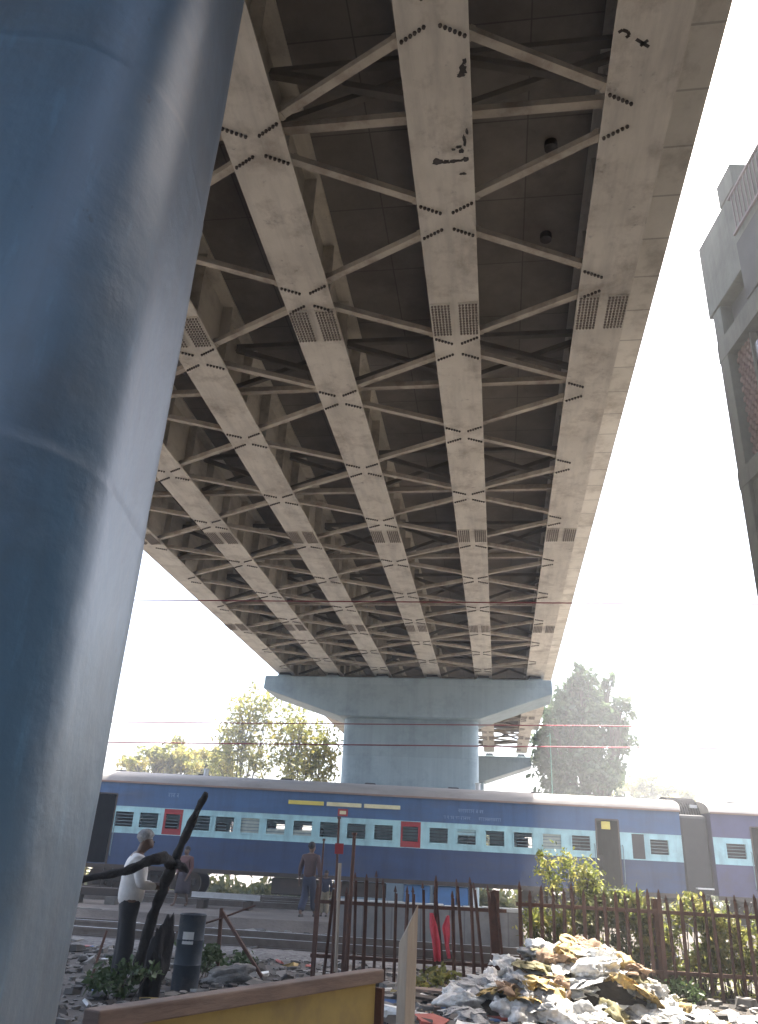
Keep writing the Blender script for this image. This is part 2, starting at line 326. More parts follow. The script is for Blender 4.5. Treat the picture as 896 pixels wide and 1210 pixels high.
# ------------------------------------------------------------------ bridge
BETA = R(9.15)
GU = [1.76, -0.60, -2.97, -5.33, -7.69, -10.05]
HW = 0.4; ZF = 9.9; ZS = 11.65; UC = -4.15
def bolt(mb, u, vv, z, r=0.03, h=0.022, m=1):
    vs = []
    for k in range(6):
        a = math.pi / 3 * k; vs.append((u + r * math.cos(a), vv + r * math.sin(a), z))
    for k in range(6):
        a = math.pi / 3 * k; vs.append((u + r * 0.85 * math.cos(a), vv + r * 0.85 * math.sin(a), z - h))
    mb.add(vs, [(0, 1, 7, 6), (1, 2, 8, 7), (2, 3, 9, 8), (3, 4, 10, 9), (4, 5, 11, 10), (5, 0, 6, 11), (11, 10, 9, 8, 7, 6)], m)
def bridge(label, v0, v1, nodes_odd, splices, strutv, joint_detail=True):
    T0 = thing('bridge_span', label, 'bridge span', (UC * math.cos(BETA) + v0 * math.sin(BETA), -UC * math.sin(BETA) + v0 * math.cos(BETA), 0), -BETA)
    P = lambda u, vv, z: (u - UC, vv - v0, z)
    sm = MB(); a, b = v0 + 0.03, v1 - 0.03
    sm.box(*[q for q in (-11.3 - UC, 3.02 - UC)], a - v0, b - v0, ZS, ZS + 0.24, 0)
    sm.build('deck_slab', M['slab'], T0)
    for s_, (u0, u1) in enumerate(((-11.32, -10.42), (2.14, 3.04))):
        e = MB(); e.box(u0 - UC, u1 - UC, a - v0, b - v0, ZS - 0.06, ZS - 0.003)
        x0, x1 = (u0, u0 + 0.03) if s_ == 0 else (u1 - 0.03, u1)
        e.box(x0 - UC, x1 - UC, a - v0, b - v0, ZS - 0.003, ZS + 0.30)
        e.build('edge_beam', M['edge'], T0)
        p = MB(); c = -11.3 if s_ == 0 else 2.64
        prof = [(0, ZS + 0.243), (0.38, ZS + 0.243), (0.30, ZS + 0.55), (0.27, ZS + 1.15), (0.11, ZS + 1.15), (0.08, ZS + 0.55)]
        p.loft([[(c + q - UC, vv - v0, z) for q, z in prof] for vv in (a, b)])
        p.build('parapet', M['edge'], T0)
    allnodes = {}
    for i, u in enumerate(GU):
        g_ = MB()
        g_.box(u - HW - UC, u + HW - UC, a - v0, b - v0, ZF, ZF + 0.04)
        g_.box(u - 0.011 - UC, u + 0.011 - UC, a - v0, b - v0, ZF + 0.04, ZS - 0.05)
        g_.box(u - 0.27 - UC, u + 0.27 - UC, a - v0, b - v0, ZS - 0.05, ZS - 0.004 if 0 < i < 5 else ZS - 0.064)
        vv = v0 + 0.75
        while vv < v1 - 0.3:
            for sg in (-1, 1):
                x0, x1 = sorted((sg * 0.012, sg * 0.21)); g_.box(u + x0 - UC, u + x1 - UC, vv - v0 - 0.008, vv - v0 + 0.008, ZF + 0.041, ZS - 0.052)
            vv += 1.5
        off = 0.0 if i % 2 == 0 else 1.5
        nn = [n_ + off for n_ in nodes_odd if v0 + 0.5 < n_ + off < v1 - 0.5]
        if i % 2 == 1 and nodes_odd[0] - 1.5 > v0 + 0.5: nn = [nodes_odd[0] - 1.5] + nn
        allnodes[i] = nn
        for n_ in nn:
            for side in (-1, 1):
                if (i == 0 and side == 1) or (i == 5 and side == -1): continue
                for dv in (-1, 1):
                    for k in range(6):
                        q = k * 0.052
                        bolt(g_, u + side * (HW - 0.05 - q) - UC, n_ + dv * (0.30 - q * 0.55) - v0, ZF, 0.024, 0.03)
        go = g_.build('girder', [M['girder'], M['bolt']], T0)
        for sp in splices:
            s_ = MB()
            for x0, x1 in ((-0.385, -0.06), (0.06, 0.385)):
                s_.box(u + x0 - UC, u + x1 - UC, sp - v0, sp + 0.82 - v0, ZF - 0.022, ZF - 0.001)
                nb = 6
                for ii in range(nb):
                    for jj in range(12):
                        bolt(s_, u + x0 + 0.03 + (x1 - x0 - 0.06) * ii / (nb - 1) - UC, sp + 0.04 + 0.74 * jj / 11 - v0, ZF - 0.0225, 0.019, 0.026)
            s_.build('splice_plate', [M['girder'], M['bolt_plate']], go)
    # lateral bracing in zigzags between neighbouring bottom flanges
    dg = []
    for i in range(5):
        A, B = allnodes[i], allnodes[i + 1]
        for na in A:
            for nb in B:
                if abs(abs(na - nb) - 1.5) < 0.1:
                    sg = 1 if nb > na else -1
                    dg.append((max(na, nb), P(GU[i] - 0.12, na + sg * 0.2, ZF + 0.105), P(GU[i + 1] + 0.12, nb - sg * 0.2, ZF + 0.105)))
    dg.sort(key=lambda t: t[0])
    def one(mb, A, B):
        mb.beam(A, B, 0.105, 0.095)
        A_ = Vector(A); B_ = Vector(B); d = B_ - A_
        for q in (0.14, 0.86): mb.beam(A_ + d * (q - 0.012), A_ + d * (q + 0.012), 0.122, 0.112)
    rest = MB()
    for k, (_, A, B) in enumerate(dg):
        if k < 100:
            mb = MB(); one(mb, A, B); mb.build('bracing_diagonal', M['brace'], T0)
        else: one(rest, A, B)
    if rest.v: stuff(rest.build('far_bracing', M['brace'], T0))
    for sv in strutv:
        for i in range(5):
            uL, uR = GU[i + 1], GU[i]
            mb = MB(); mb.beam(P(uL + 0.03, sv, ZF + 0.36), P(uR - 0.03, sv, ZF + 0.36), 0.12, 0.10); mb.beam(P(uL + 0.03, sv + 0.07, ZF + 0.45), P(uR - 0.03, sv + 0.07, ZF + 0.45), 0.016, 0.09); mb.build('cross_strut', M['brace'], T0)
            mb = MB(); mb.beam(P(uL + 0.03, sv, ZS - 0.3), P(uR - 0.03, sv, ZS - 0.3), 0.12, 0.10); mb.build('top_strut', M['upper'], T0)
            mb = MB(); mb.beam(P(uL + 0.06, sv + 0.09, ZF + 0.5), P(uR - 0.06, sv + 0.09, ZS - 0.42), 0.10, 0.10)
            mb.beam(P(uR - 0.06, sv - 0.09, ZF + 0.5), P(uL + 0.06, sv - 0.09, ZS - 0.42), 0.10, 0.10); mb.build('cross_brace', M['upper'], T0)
    return T0, P
V0, VP, V2 = 2.3, 37.4, 61.6
sp1, P1 = bridge('long bridge span overhead, six pale girders with zigzag bracing', V0, VP, [3.93 + 3 * k for k in range(12)], [10.2, 19.45, 28.4],
                 [7.0, 13.05, 17.75, 22.35, 27.0, 31.6, 36.2])
bridge('bridge span glimpsed beyond the tall blue-grey pier', VP, V2, [38.9 + 3 * k for k in range(8)], [46.5, 54.0], [39, 44, 49, 54, 59])
bridge('unseen bridge span continuing behind the dark blue pier, added to shade it', -31.0, 2.2, [-29.4 + 3 * k for k in range(10)], [], [-26, -20, -14, -8, -2])  # out of view, added to keep sky light off the near pier
# dark splashes on the underside of the second girder, a scrawl on the first
def blob(mb, u, vv, ru, rv, seed, z=ZF - 0.004, n=14):
    r_ = random.Random(seed); top = []; bot = []
    for k in range(n):
        a = 2 * math.pi * k / n; q = 0.55 + 0.6 * r_.random()
        p = P1(u + ru * q * math.cos(a), vv + rv * q * math.sin(a), z); top.append(p); bot.append((p[0], p[1], p[2] + 0.003))
    mb.loft([bot, top])
def uvp(x, y, z=ZF):
    d = RM @ Vector((x - CX, y - CY, F)); t = (z - 1.5) / d.z; X, Y = t * d.x, t * d.y
    return X * math.cos(BETA) - Y * math.sin(BETA), X * math.sin(BETA) + Y * math.cos(BETA)
st = MB()
for k, (x, y, ru, rv) in enumerate([(517, 191, .075, .06), (527, 191, .07, .035), (538, 190, .09, .03), (550, 188, .06, .04), (546, 178, .04, .05), (549, 165, .025, .09), (547, 205, .05, .025), (542, 173, .05, .03),
                                    (547, 82, .05, .09), (549, 72, .03, .05), (545, 88, .06, .03), (536, 176, .03, .02), (552, 155, .02, .06)]):
    u_, v_ = uvp(x, y); st = MB(); blob(st, min(u_, GU[1] + 0.39), v_, ru, rv, k, ZF - 0.004 - 0.0006 * k); st.build('black_splash', M['stain'], sp1)
sm = MB()
for pts in ([(731, 38), (736, 35), (742, 37), (744, 41), (740, 44)], [(752, 46), (767, 55)], [(766, 47), (757, 54)], [(757, 51), (764, 50)]):
    q = [uvp(*p) for p in pts]
    for a_, b_ in zip(q, q[1:]): sm.beam(P1(*a_, ZF - 0.003), P1(*b_, ZF - 0.003), 0.035, 0.004)
sm.build('scrawl', M['bolt'], sp1)
# drain holes below the slab
for x, y in ((651, 169), (645, 277)):
    u_, v_ = uvp(x, y, ZS); mb = MB(); q = P1(u_, v_, ZS)
    mb.tube([(q[0], q[1], ZS + 0.05), (q[0], q[1], ZS - 0.12)], 0.10, 14); mb.build('drain_pipe', M['stain'], sp1)

def rrect(uc, hu, vc, T, r, n=10):
    pts = []
    for cx_, cy_, a0 in ((uc + hu - r, vc + T / 2 - r, 0), (uc - hu + r, vc + T / 2 - r, 90), (uc - hu + r, vc - T / 2 + r, 180), (uc + hu - r, vc - T / 2 + r, 270)):
        for k in range(n + 1):
            a = R(a0 + 90 * k / n); pts.append((cx_ + r * math.cos(a), cy_ + r * math.sin(a)))
    return pts
def pier(label, vc, uc, hu, T, r, m, seams, capc, bearings=True, yaw=0):
    loc = (uc * math.cos(BETA) + vc * math.sin(BETA), -uc * math.sin(BETA) + vc * math.cos(BETA), 0)
    t = thing('bridge_pier', label, 'bridge pier', loc, -BETA)
    base = rrect(0, hu, 0, T, r)
    # denser outline so the flat faces can undulate like hand-plastered concrete
    out = []
    for i, p in enumerate(base):
        q = base[(i + 1) % len(base)]; d = math.dist(p, q); k = max(1, int(d / 0.25))
        for j in range(k): out.append((p[0] + (q[0] - p[0]) * j / k, p[1] + (q[1] - p[1]) * j / k))
    zs = sorted(set([round(-0.3 + 0.2 * k, 3) for k in range(42)] + [s_ + d for s_ in seams for d in (-0.05, -0.018, -0.006, 0.008, 0.02, 0.05)] + [8.12]))
    zs = [z for z in zs if z <= 8.13]
    rings = []
    for z in zs:
        ring = []
        for (x, y) in out:
            l = math.hypot(x / hu, y / (T / 2)); n_ = Vector((x - max(-hu + r, min(hu - r, x)), y - max(-T / 2 + r, min(T / 2 - r, y)), 0))
            n_ = n_.normalized() if n_.length > 1e-5 else Vector((0, 1 if y > 0 else -1, 0))
            o_ = 0.006 * noise.noise((x * 1.3, y * 1.3, z * 0.9)) + 0.003 * noise.noise((x * 6, y * 6, z * 5))
            for k, s_ in enumerate(seams):
                wv = 0.02 * noise.noise((x * 1.1 + 3 * k, y * 1.1, 0)); d = z - s_
                if -0.012 < d < 0.012: o_ += max(0, 0.0004 + 0.0055 * noise.noise((x * 1.7, y * 1.7, 7 + k)))
                elif d > 0 and d < 0.4: o_ += -0.002
            ring.append((x + n_.x * o_, y + n_.y * o_, z))
        rings.append(ring)
    mb = MB(); mb.loft(rings); c_ = mb.build('column', m, t, smooth=True); c_.rotation_euler = (0, 0, yaw)
    cap = MB(); hw = 6.7; d = 1.2; dc = capc - uc
    prof = [(-hw, 9.03), (-hw + 0.03, 9.65), (hw - 0.03, 9.65), (hw, 9.03), (hu - dc + 0.12, 7.86), (-hu - dc - 0.12, 7.86)]
    cap.loft([[(x + dc, s_ * d, z) for x, z in prof] for s_ in (-1, 1)][::-1])
    cap.build('pier_cap', m, t, bevel=0.05)
    if bearings:
        for u in GU:
            for s_ in (-1, 1):
                b = MB(); b.box(u - uc - 0.32, u - uc + 0.32, s_ * 0.55 - 0.28, s_ * 0.55 + 0.28, 9.652, 9.78, 0); b.box(u - uc - 0.25, u - uc + 0.25, s_ * 0.55 - 0.22, s_ * 0.55 + 0.22, 9.78, 9.898, 1)
                b.build('bearing', [m, M['black']], t)
    return t
pier('massive dark blue pier filling the near left side', 1.72, -4.3, 3.12, 1.2, 0.42, M['nearpier'], [1.0, 2.55, 4.12, 5.7], UC, yaw=R(11))
pier('tall blue-grey pier standing behind the train, carrying the long span', 37.3, -3.97, 3.12, 1.2, 0.45, M['farpier'], [2.5, 5.2], -4.2)
pier('distant blue-grey pier partly hidden behind the tall one', 62.8, -4.15, 3.12, 1.2, 0.45, M['farpier'], [2.5, 5.2], UC - 0.05)

# ------------------------------------------------------------------ train
TY = 28.7; TC = TY + 1.625                  # near side wall, coach centre line
ZB, ZG = 1.25, 3.84                         # bottom of body, gutter
def wall_cells(mb, y, x0, x1, holes, mats_z, reds=()):
    xs = sorted(set([x0, x1] + [h[0] for h in holes] + [h[1] for h in holes] + [q for r_ in reds for q in r_]))
    zs = sorted(set([ZB, 2.23, 3.05, ZG] + [h[2] for h in holes] + [h[3] for h in holes]))
    for i in range(len(xs) - 1):
        for j in range(len(zs) - 1):
            xa, xb, za, zb = xs[i], xs[i + 1], zs[j], zs[j + 1]; xm, zm = (xa + xb) / 2, (za + zb) / 2
            if any(h[0] < xm < h[1] and h[2] < zm < h[3] for h in holes): continue
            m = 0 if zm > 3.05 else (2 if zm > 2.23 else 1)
            if m == 2 and any(r_[0] < xm < r_[1] for r_ in reds): m = 3
            def yy(z): return y * (1 - (0.02 if z < 1.3 else 0))
            mb.add([(xa, yy(za), za), (xb, yy(za), za), (xb, yy(zb), zb), (xa, yy(zb), zb)], [(0, 1, 2, 3)], m)
def coach(label, xc, xl, xr, wins, doors, reds, body, far_open, panels=()):
    t = thing('passenger_coach', label, 'train coach', (xc, TC, 0), 0, 'coaches of the passing train')
    X = lambda x: x - xc
    holes = [(X(c) - hw, X(c) + hw, 2.42, 2.88) for c, hw, kind in wins] + [(X(a), X(b), ZB + 0.02, 3.42) for a, b in doors]
    mb = MB()
    wall_cells(mb, -1.625, X(xl), X(xr), holes, None, [(X(a), X(b)) for a, b in reds])
    wall_cells(mb, 1.625, X(xl), X(xr), [(X(c) - 0.3, X(c) + 0.3, 2.42, 2.88) for c in far_open], None)
    for xe in (X(xl), X(xr)): mb.add([(xe, -1.625, ZB), (xe, 1.625, ZB), (xe, 1.625, ZG), (xe, -1.625, ZG)], [(0, 1, 2, 3)], 1)
    mb.add([(X(xl), -1.6, ZB), (X(xr), -1.6, ZB), (X(xr), 1.6, ZB), (X(xl), 1.6, ZB)], [(3, 2, 1, 0)], 4)
    # thin beads above and below the pale band, sole bar
    for z, h in ((2.225, 0.02), (3.05, 0.02)): 
        xs_ = sorted([X(xl)] + [q for a, b in doors for q in (X(a), X(b))] + [X(xr)])
        for a, b in zip(xs_[::2], xs_[1::2]): mb.box(a, b, -1.637, -1.622, z - h / 2, z + h / 2, 2)
    mb.box(X(xl), X(xr), -1.60, -1.52, ZB - 0.13, ZB - 0.001, 4)
    mb.build('body', body + [M['underframe']], t)
    # inner lining and seats seen dimly through the openings
    inn = MB(); inn.box(X(xl) + 0.1, X(xr) - 0.1, 0.75, 0.80, ZB + 0.05, 2.40); inn.box(X(xl) + 0.1, X(xr) - 0.1, -1.5, 1.5, 3.52, 3.55)
    x = xl + 1.9
    while x < xr - 1.9:
        inn.box(X(x) - 0.03, X(x) + 0.03, -1.15, 0.7, ZB + 0.1, 2.75); x += 1.78
    for a, b in doors:
        for q in (a - 0.1, b + 0.1): inn.box(X(q) - 0.02, X(q) + 0.02, -1.55, 1.55, ZB + 0.03, 3.5)
    inn.build('interior', M['interior'], t)
    # roof
    prof = []
    for k in range(13):
        a = math.pi * (1 - k / 12); prof.append((1.66 * math.cos(a), ZG - 0.01 + 0.47 * math.sin(a) ** 0.75))
    rf = MB(); xs_ = np.linspace(X(xl) - 0.05, X(xr) + 0.05, 12)
    rf.loft([[(x, y, z) for y, z in prof] for x in xs_])
    ro = rf.build('roof', M['roof'], t, smooth=True); autosmooth(ro, 50)
    gt = MB(); gt.box(X(xl), X(xr), -1.70, -1.63, ZG - 0.035, ZG + 0.02); gt.build('gutter', M['gutter'], t)
    for k in range(7):
        x = X(xl) + (xr - xl) * (k + 0.5) / 7
        vt = MB(); vt.loft([[(x + s_ * (0.24 - 0.03 * j), (0.13 - 0.02 * j) * q, 4.27 + 0.05 * j) for s_, q in ((-1, -1), (1, -1), (1, 1), (-1, 1))] for j in range(3)])
        vt.build('roof_vent', M['black'], t, bevel=0.02)
    # windows
    for c, hw, kind in wins:
        wd = MB(); x0, x1, z0, z1 = X(c) - hw, X(c) + hw, 2.42, 2.88; y = -1.625
        fr = 3 if kind == 'red' else 0
        for a, b, cc, d in ((x0 - 0.05, x1 + 0.05, z1, z1 + 0.05), (x0 - 0.05, x1 + 0.05, z0 - 0.05, z0), (x0 - 0.05, x0, z0, z1), (x1, x1 + 0.05, z0, z1)):
            wd.box(a, b, y - 0.018, y + 0.06, cc, d, fr)
        if kind == 'shut': wd.box(x0, x1, y + 0.03, y + 0.05, z0, z1, 2)
        elif kind == 'half': wd.box(x0, x1, y + 0.03, y + 0.05, z0 + 0.26, z1, 0)
        elif kind == 'low': wd.box(x0, x1, y + 0.03, y + 0.05, z0, z0 + 0.16, 2)
        for k in range(4):
            z = z0 + (z1 - z0) * (k + 0.75) / 4.5; wd.box(x0, x1, y + 0.008, y + 0.022, z - 0.011, z + 0.011, 1)
        wd.build('window', [M['cyan'], M['bars'], M['shutter'], M['red']], t)
    for a, b in panels:
        pn = MB(); pn.box(X(a), X(b), -1.632, -1.60, 2.25, 3.03); pn.build('service_panel', M['black'], t, bevel=0.01)
    for a, b in doors:
        dm = MB()
        for q in (a, b): dm.box(X(q) - 0.025, X(q) + 0.025, -1.645, -1.56, ZB, 3.44)
        dm.box(X(a), X(b), -1.645, -1.56, 3.42, 3.46)
        d_ = dm.build('door', M['underframe'], t)
        for q in (a - 0.09, b + 0.09):
            hr = MB(); hr.tube([(X(q), -1.63, 1.5), (X(q), -1.70, 1.55), (X(q), -1.70, 2.6), (X(q), -1.63, 2.65)], 0.016, 6); hr.build('handrail', M['bars'], d_)
        sp = MB()
        for k in range(3): sp.box(X(a) + 0.05, X(b) - 0.05, -1.62, -1.40, 0.55 + 0.25 * k, 0.58 + 0.25 * k)
        sp.box(X(a) + 0.05, X(a) + 0.08, -1.62, -1.58, 0.55, ZB); sp.box(X(b) - 0.08, X(b) - 0.05, -1.62, -1.58, 0.55, ZB)
        sp.build('footstep', M['underframe'], d_)
    # bogies
    for bx in (xl + 3.2, xr - 3.2):
        bo = MB(); x = X(bx)
        for s_ in (-1, 1):
            y = s_ * 1.02
            bo.box(x - 1.75, x + 1.75, y - 0.08, y + 0.08, 0.72, 0.92); bo.box(x - 0.5, x + 0.5, y - 0.14, y + 0.14, 0.55, 0.98)
            for q in (-1.45, 1.45): bo.box(x + q - 0.2, x + q + 0.2, y - 0.12, y + 0.12, 0.62, 0.90); 
            for q in (-1.05, 1.05): bo.tube([(x + q, y, 0.58), (x + q, y, 1.0)], 0.11, 10)
        bo.box(x - 0.25, x + 0.25, -1.3, 1.3, 0.75, 1.1)
        b_ = bo.build('bogie', M['underframe'], t, bevel=0.02)
        for q in (-1.45, 1.45):
            for s_ in (-1, 1):
                wh = MB(); y = s_ * 0.85
                wh.tube([(x + q, y - 0.065, 0.33 + 0.457), (x + q, y + 0.065, 0.33 + 0.457)], 0.457, 28); wh.tube([(x + q, y - 0.16, 0.787), (x + q, y + 0.16, 0.787)], 0.13, 14)
                wh.build('wheel', M['wheel'], b_)
    return t, X
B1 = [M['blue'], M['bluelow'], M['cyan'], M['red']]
W1 = [(-8.07, .31, 'louvre'), (-7.23, .31, 'louvre'), (-6.42, .24, 'red'), (-5.47, .31, 'louvre'), (-4.66, .31, 'louvre'), (-3.8, .31, 'shut'), (-2.93, .31, 'low'), (-2.02, .31, 'low'), (-1.12, .31, 'louvre'),
      (-.2, .31, 'louvre'), (.72, .31, 'louvre'), (1.63, .26, 'red'), (2.59, .31, 'louvre'), (3.54, .31, 'half'), (4.5, .31, 'louvre'), (5.45, .31, 'louvre'), (6.43, .31, 'shut'), (7.42, .31, 'louvre'), (10.07, .31, 'louvre')]
t1, X1 = coach('long blue coach with pale turquoise window band and two red windows', 0.2, -10.45, 10.85, W1, [(-9.1, -8.42), (7.95, 8.72)], [(-6.74, -6.10), (1.30, 1.98)], B1, [-2.93, -2.02, -4.66, 4.5, 6.43], [(9.15, 9.57)])
# destination boards, red plate, emblem marks, pipes on the roof
for k, (a, b, m) in enumerate(((-2.57, -1.36, 'yellowboard'), (-1.26, -0.07, 'cream'), (0.02, 1.26, 'cream'))):
    mb = MB(); mb.box(X1(a), X1(b), -1.66, -1.627, 3.40, 3.53); mb.build('destination_board', M[m], t1, bevel=0.01)
mb = MB(); mb.box(X1(-.86), X1(-.52), -1.645, -1.627, 3.10, 3.33); mb.build('red_plate', M['red'], t1, bevel=0.008)
mb = MB(); mb.box(X1(-.80), X1(-.58), -1.649, -1.646, 3.16, 3.27); mb.build('plate_marking', M['cream'], t1)
mk = mat('faded_lettering', (0.20, 0.28, 0.42), None, 14, 0.6)
mb = MB(); r_ = random.Random(3)
def scribble(mb, x0, x1, z, h, r_):
    x = x0
    while x < x1 - h * 0.5:
        wd = h * r_.uniform(0.45, 0.8)
        mb.box(X1(x), X1(x + wd), -1.629, -1.6265, z + h * 0.86, z + h)
        mb.box(X1(x + wd * 0.55), X1(x + wd * 0.55 + h * .14), -1.629, -1.6265, z, z + h * 0.855)
        if r_.random() < .7: mb.box(X1(x + h * .05), X1(x + wd * 0.54), -1.629, -1.6265, z + h * r_.uniform(.2, .5), z + h * r_.uniform(.52, .66))
        x += wd + h * (0.02 if r_.random() < .75 else .4)
scribble(mb, 3.25, 4.15, 3.42, 0.11, r_); scribble(mb, 2.75, 3.7, 3.19, 0.10, r_); scribble(mb, 3.95, 4.75, 3.19, 0.10, r_)
scribble(mb, -6.7, -6.3, 3.42, 0.13, r_)
mb.build('lettering', mk, t1)
mb = MB(); mb.box(X1(8.15), X1(8.45), -1.60, -1.57, 3.13, 3.38); mb.build('berth_chart', M['yellowboard'], t1)
for x in (4.1, -5.75):
    mb = MB(); mb.tube([(X1(x), -0.35, 4.2), (X1(x), -0.35, 4.5)], 0.09, 12); mb.tube([(X1(x), -0.35, 4.5), (X1(x), -0.35, 4.53)], 0.12, 12); mb.build('roof_pipe', M['white'], t1)
# equipment under the floor
for a, b, m, z0 in ((1.5, 2.35, 'boxblue', .5), (2.5, 3.2, 'boxblue', .52), (3.25, 3.62, 'boxblue', .55), (3.68, 3.92, 'white', .55), (-2.9, -1.1, 'underframe', .6), (-0.6, 0.9, 'underframe', .65)):
    mb = MB(); mb.box(X1(a), X1(b), -1.45, -0.7, z0, 1.10); mb.build('underfloor_box', M[m], t1, bevel=0.03)
# bellows between the coaches
bl = MB(); rings = []
for k in range(23):
    x = 10.87 + 1.02 * k / 22; e = 0.0 if k % 2 else 0.06
    hw, top = 0.92 + e, 4.36 + e
    pr = [(-hw, 1.05), (-hw, 3.7)] + [(-hw * math.cos(R(a)), 3.7 + (top - 3.7) * math.sin(R(a))) for a in range(15, 180, 15)] + [(hw, 3.7), (hw, 1.05)]
    rings.append([(X1(x), y, z) for y, z in pr])
bl.loft(rings); bl.build('gangway_bellows', M['black'], t1)
bf = MB(); bf.box(X1(10.853), X1(11.86), -1.50, 1.5, 1.25, 3.75); bf.build('gangway_shroud', M['black'], t1, bevel=0.12)
bf = MB(); bf.box(X1(11.2), X1(11.75), -1.7, -1.52, 1.42, 1.47); bf.build('end_bracket', M['white'], t1)
bf = MB(); bf.box(X1(11.55), X1(11.80), -0.9, -0.80, 4.02, 4.13); bf.build('end_lamp', M['white'], t1)
for s_ in (-0.87, 0.87):
    bf = MB(); bf.tube([(X1(10.86), s_, 0.98), (X1(11.36), s_, 0.98)], 0.08, 10); bf.tube([(X1(11.30), s_, 0.98), (X1(11.36), s_, 0.98)], 0.22, 16); bf.build('buffer', M['underframe'], t1)
W2 = [(12.68, .33, 'louvre')] + [(14.9 + .92 * k, .31, 'louvre') for k in range(14)]
coach('purplish blue coach coupled behind, cut off by the picture edge', 22.55, 11.92, 33.2, W2, [(13.25, 13.95)], [], [M['purple'], M['purple'], M['cyan'], M['red']], [])

# ------------------------------------------------------------------ overhead wires and poles
def wire(label, pts, r, m):
    mb = MB(); mb.tube(pts, r, 6); o = mb.build('overhead_wire', M[m], None, smooth=True)
    return tag(o, label, 'wire')
def ext(a, b, k0=1.2, k1=1.2):
    a = Vector(a); b = Vector(b); d = b - a; return [a - d * k0, a, b, b + d * k1]
wire('dark red overhead wire crossing high in front of the bridge underside', ext((-6.04, 18.53, 7.2), (7.88, 16.47, 7.2)), 0.014, 'wire')
a_, b_ = at(285, 854.5, 34), at(720, 858, 34); wire('upper of the two overhead wires crossing the tall pier', ext(a_, b_), 0.023, 'wire')
a_, b_ = at(300, 879, 34), at(690, 883, 34); wire('lower of the two overhead wires crossing the tall pier', ext(a_, b_), 0.026, 'wire')
p_ = at(650, 866, 34.3)
mb = MB(); mb.tube([(p_.x, 34.3, 0), (p_.x, 34.3, p_.z)], [0.03, 0.022], 8); o = thing('slender_pole', 'thin pale green pole rising in front of the hazy tree', 'pole', (p_.x, 34.3, 0))
mb2 = MB(); mb2.tube([(0, 0, 0), (0, 0, p_.z)], [0.03, 0.02], 8); mb2.build('shaft', M['greenpole'], o)
mb2 = MB(); mb2.beam((-0.02, 0, p_.z - 0.1), (0.02, 0.7, p_.z - 0.05), 0.03, 0.03); mb2.build('bracket', M['greenpole'], o)

# ------------------------------------------------------------------ building on the right
bt = thing('apartment_block', 'grey concrete apartment block at the right edge with rooftop railing and brick lattice', 'building', (7, 13.6, 0))
# local: x = 0 is the face towards the bridge, y = 0 the far corner, y negative towards the camera
BX, BL = 6.5, -43.0  # unseen rear length stretched to keep side light off the near pier
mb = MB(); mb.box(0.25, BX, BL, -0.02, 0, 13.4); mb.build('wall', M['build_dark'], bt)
mb = MB(); mb.box(0.0, 0.42, -0.34, 0.02, 0, 12.75)
for k in range(1, 13): mb.box(0.0, 0.42, -0.34 - 3.2 * k, -3.2 * k, 0, 12.75)
mb.build('corner_column', M['build'], bt, bevel=0.012)
for z0, z1, pr in ((8.55, 8.93, 0.01), (11.5, 11.98, 0.01), (5.5, 5.85, 0.01), (2.6, 2.95, 0.01)):
    mb = MB(); mb.box(-pr, 0.30, BL, 0.035, z0, z1); mb.build('floor_beam', M['build'], bt, bevel=0.012)
mb = MB(); mb.box(0.07, 0.28, BL, -0.345, 5.86, 8.54); mb.build('spandrel', M['build'], bt)
for z0, z1 in ((8.94, 11.49),):
    for k in range(4):
        ys, ye = -0.36 - 3.2 * k, -3.18 - 3.2 * k
        # brick lattice: staggered bricks with gaps
        lt = MB(); rows = 22; hgt = (z1 - z0) / rows
        for i in range(rows):
            y = ys - (0.0 if i % 2 == 0 else 0.075)
            while y > ys - 0.62:
                lt.box(0.16, 0.26, max(y - 0.09, ys - 0.7), y, z0 + i * hgt + 0.008, z0 + (i + 1) * hgt - 0.008, 0); y -= 0.15
        lt.build('brick_lattice', M['lattice'], bt)
        wn = MB(); wn.box(0.14, 0.27, ys - 2.7, ys - 0.75, z0 + 0.05, z1 - 0.3); w_ = wn.build('window', M['pane'], bt)
        wf = MB(); wf.box(0.10, 0.24, ys - 0.75, ys - 0.70, z0, z1)
        wf.box(0.10, 0.139, ys - 1.75, ys - 1.70, z0, z1); wf.build('frame', M['build'], w_)
# deep canopy beam at roof level, set a little proud, reaching past the corner
mb = MB(); mb.box(-0.03, 0.5, BL, 0.14, 12.76, 14.72); mb.build('roof_beam', M['build'], bt, bevel=0.02)
mb = MB(); mb.box(-0.034, 0.0, BL, -1.45, 12.0, 13.42); mb.build('recess_shade', M['build_dark'], bt)  # dark sheet standing in for the shade of the open recess
mb = MB(); mb.box(-0.05, 0.35, -1.75, -1.08, 14.72, 15.33); mb.build('parapet_post', M['build'], bt, bevel=0.02)
mb = MB(); mb.box(0.5, BX, BL, 0.1, 13.41, 13.6); mb.build('roof', M['build'], bt)
rl = MB(); 
for z in (14.50, 13.55): rl.beam((-0.10, -1.55, z), (-0.10, BL, z), 0.05, 0.05)
y = -1.68
while y > BL: rl.beam((-0.10, y, 13.55), (-0.10, y, 14.5), 0.022, 0.022, 0, (0, 1, 0)); y -= 0.135
rl.build('railing', M['railing'], bt)

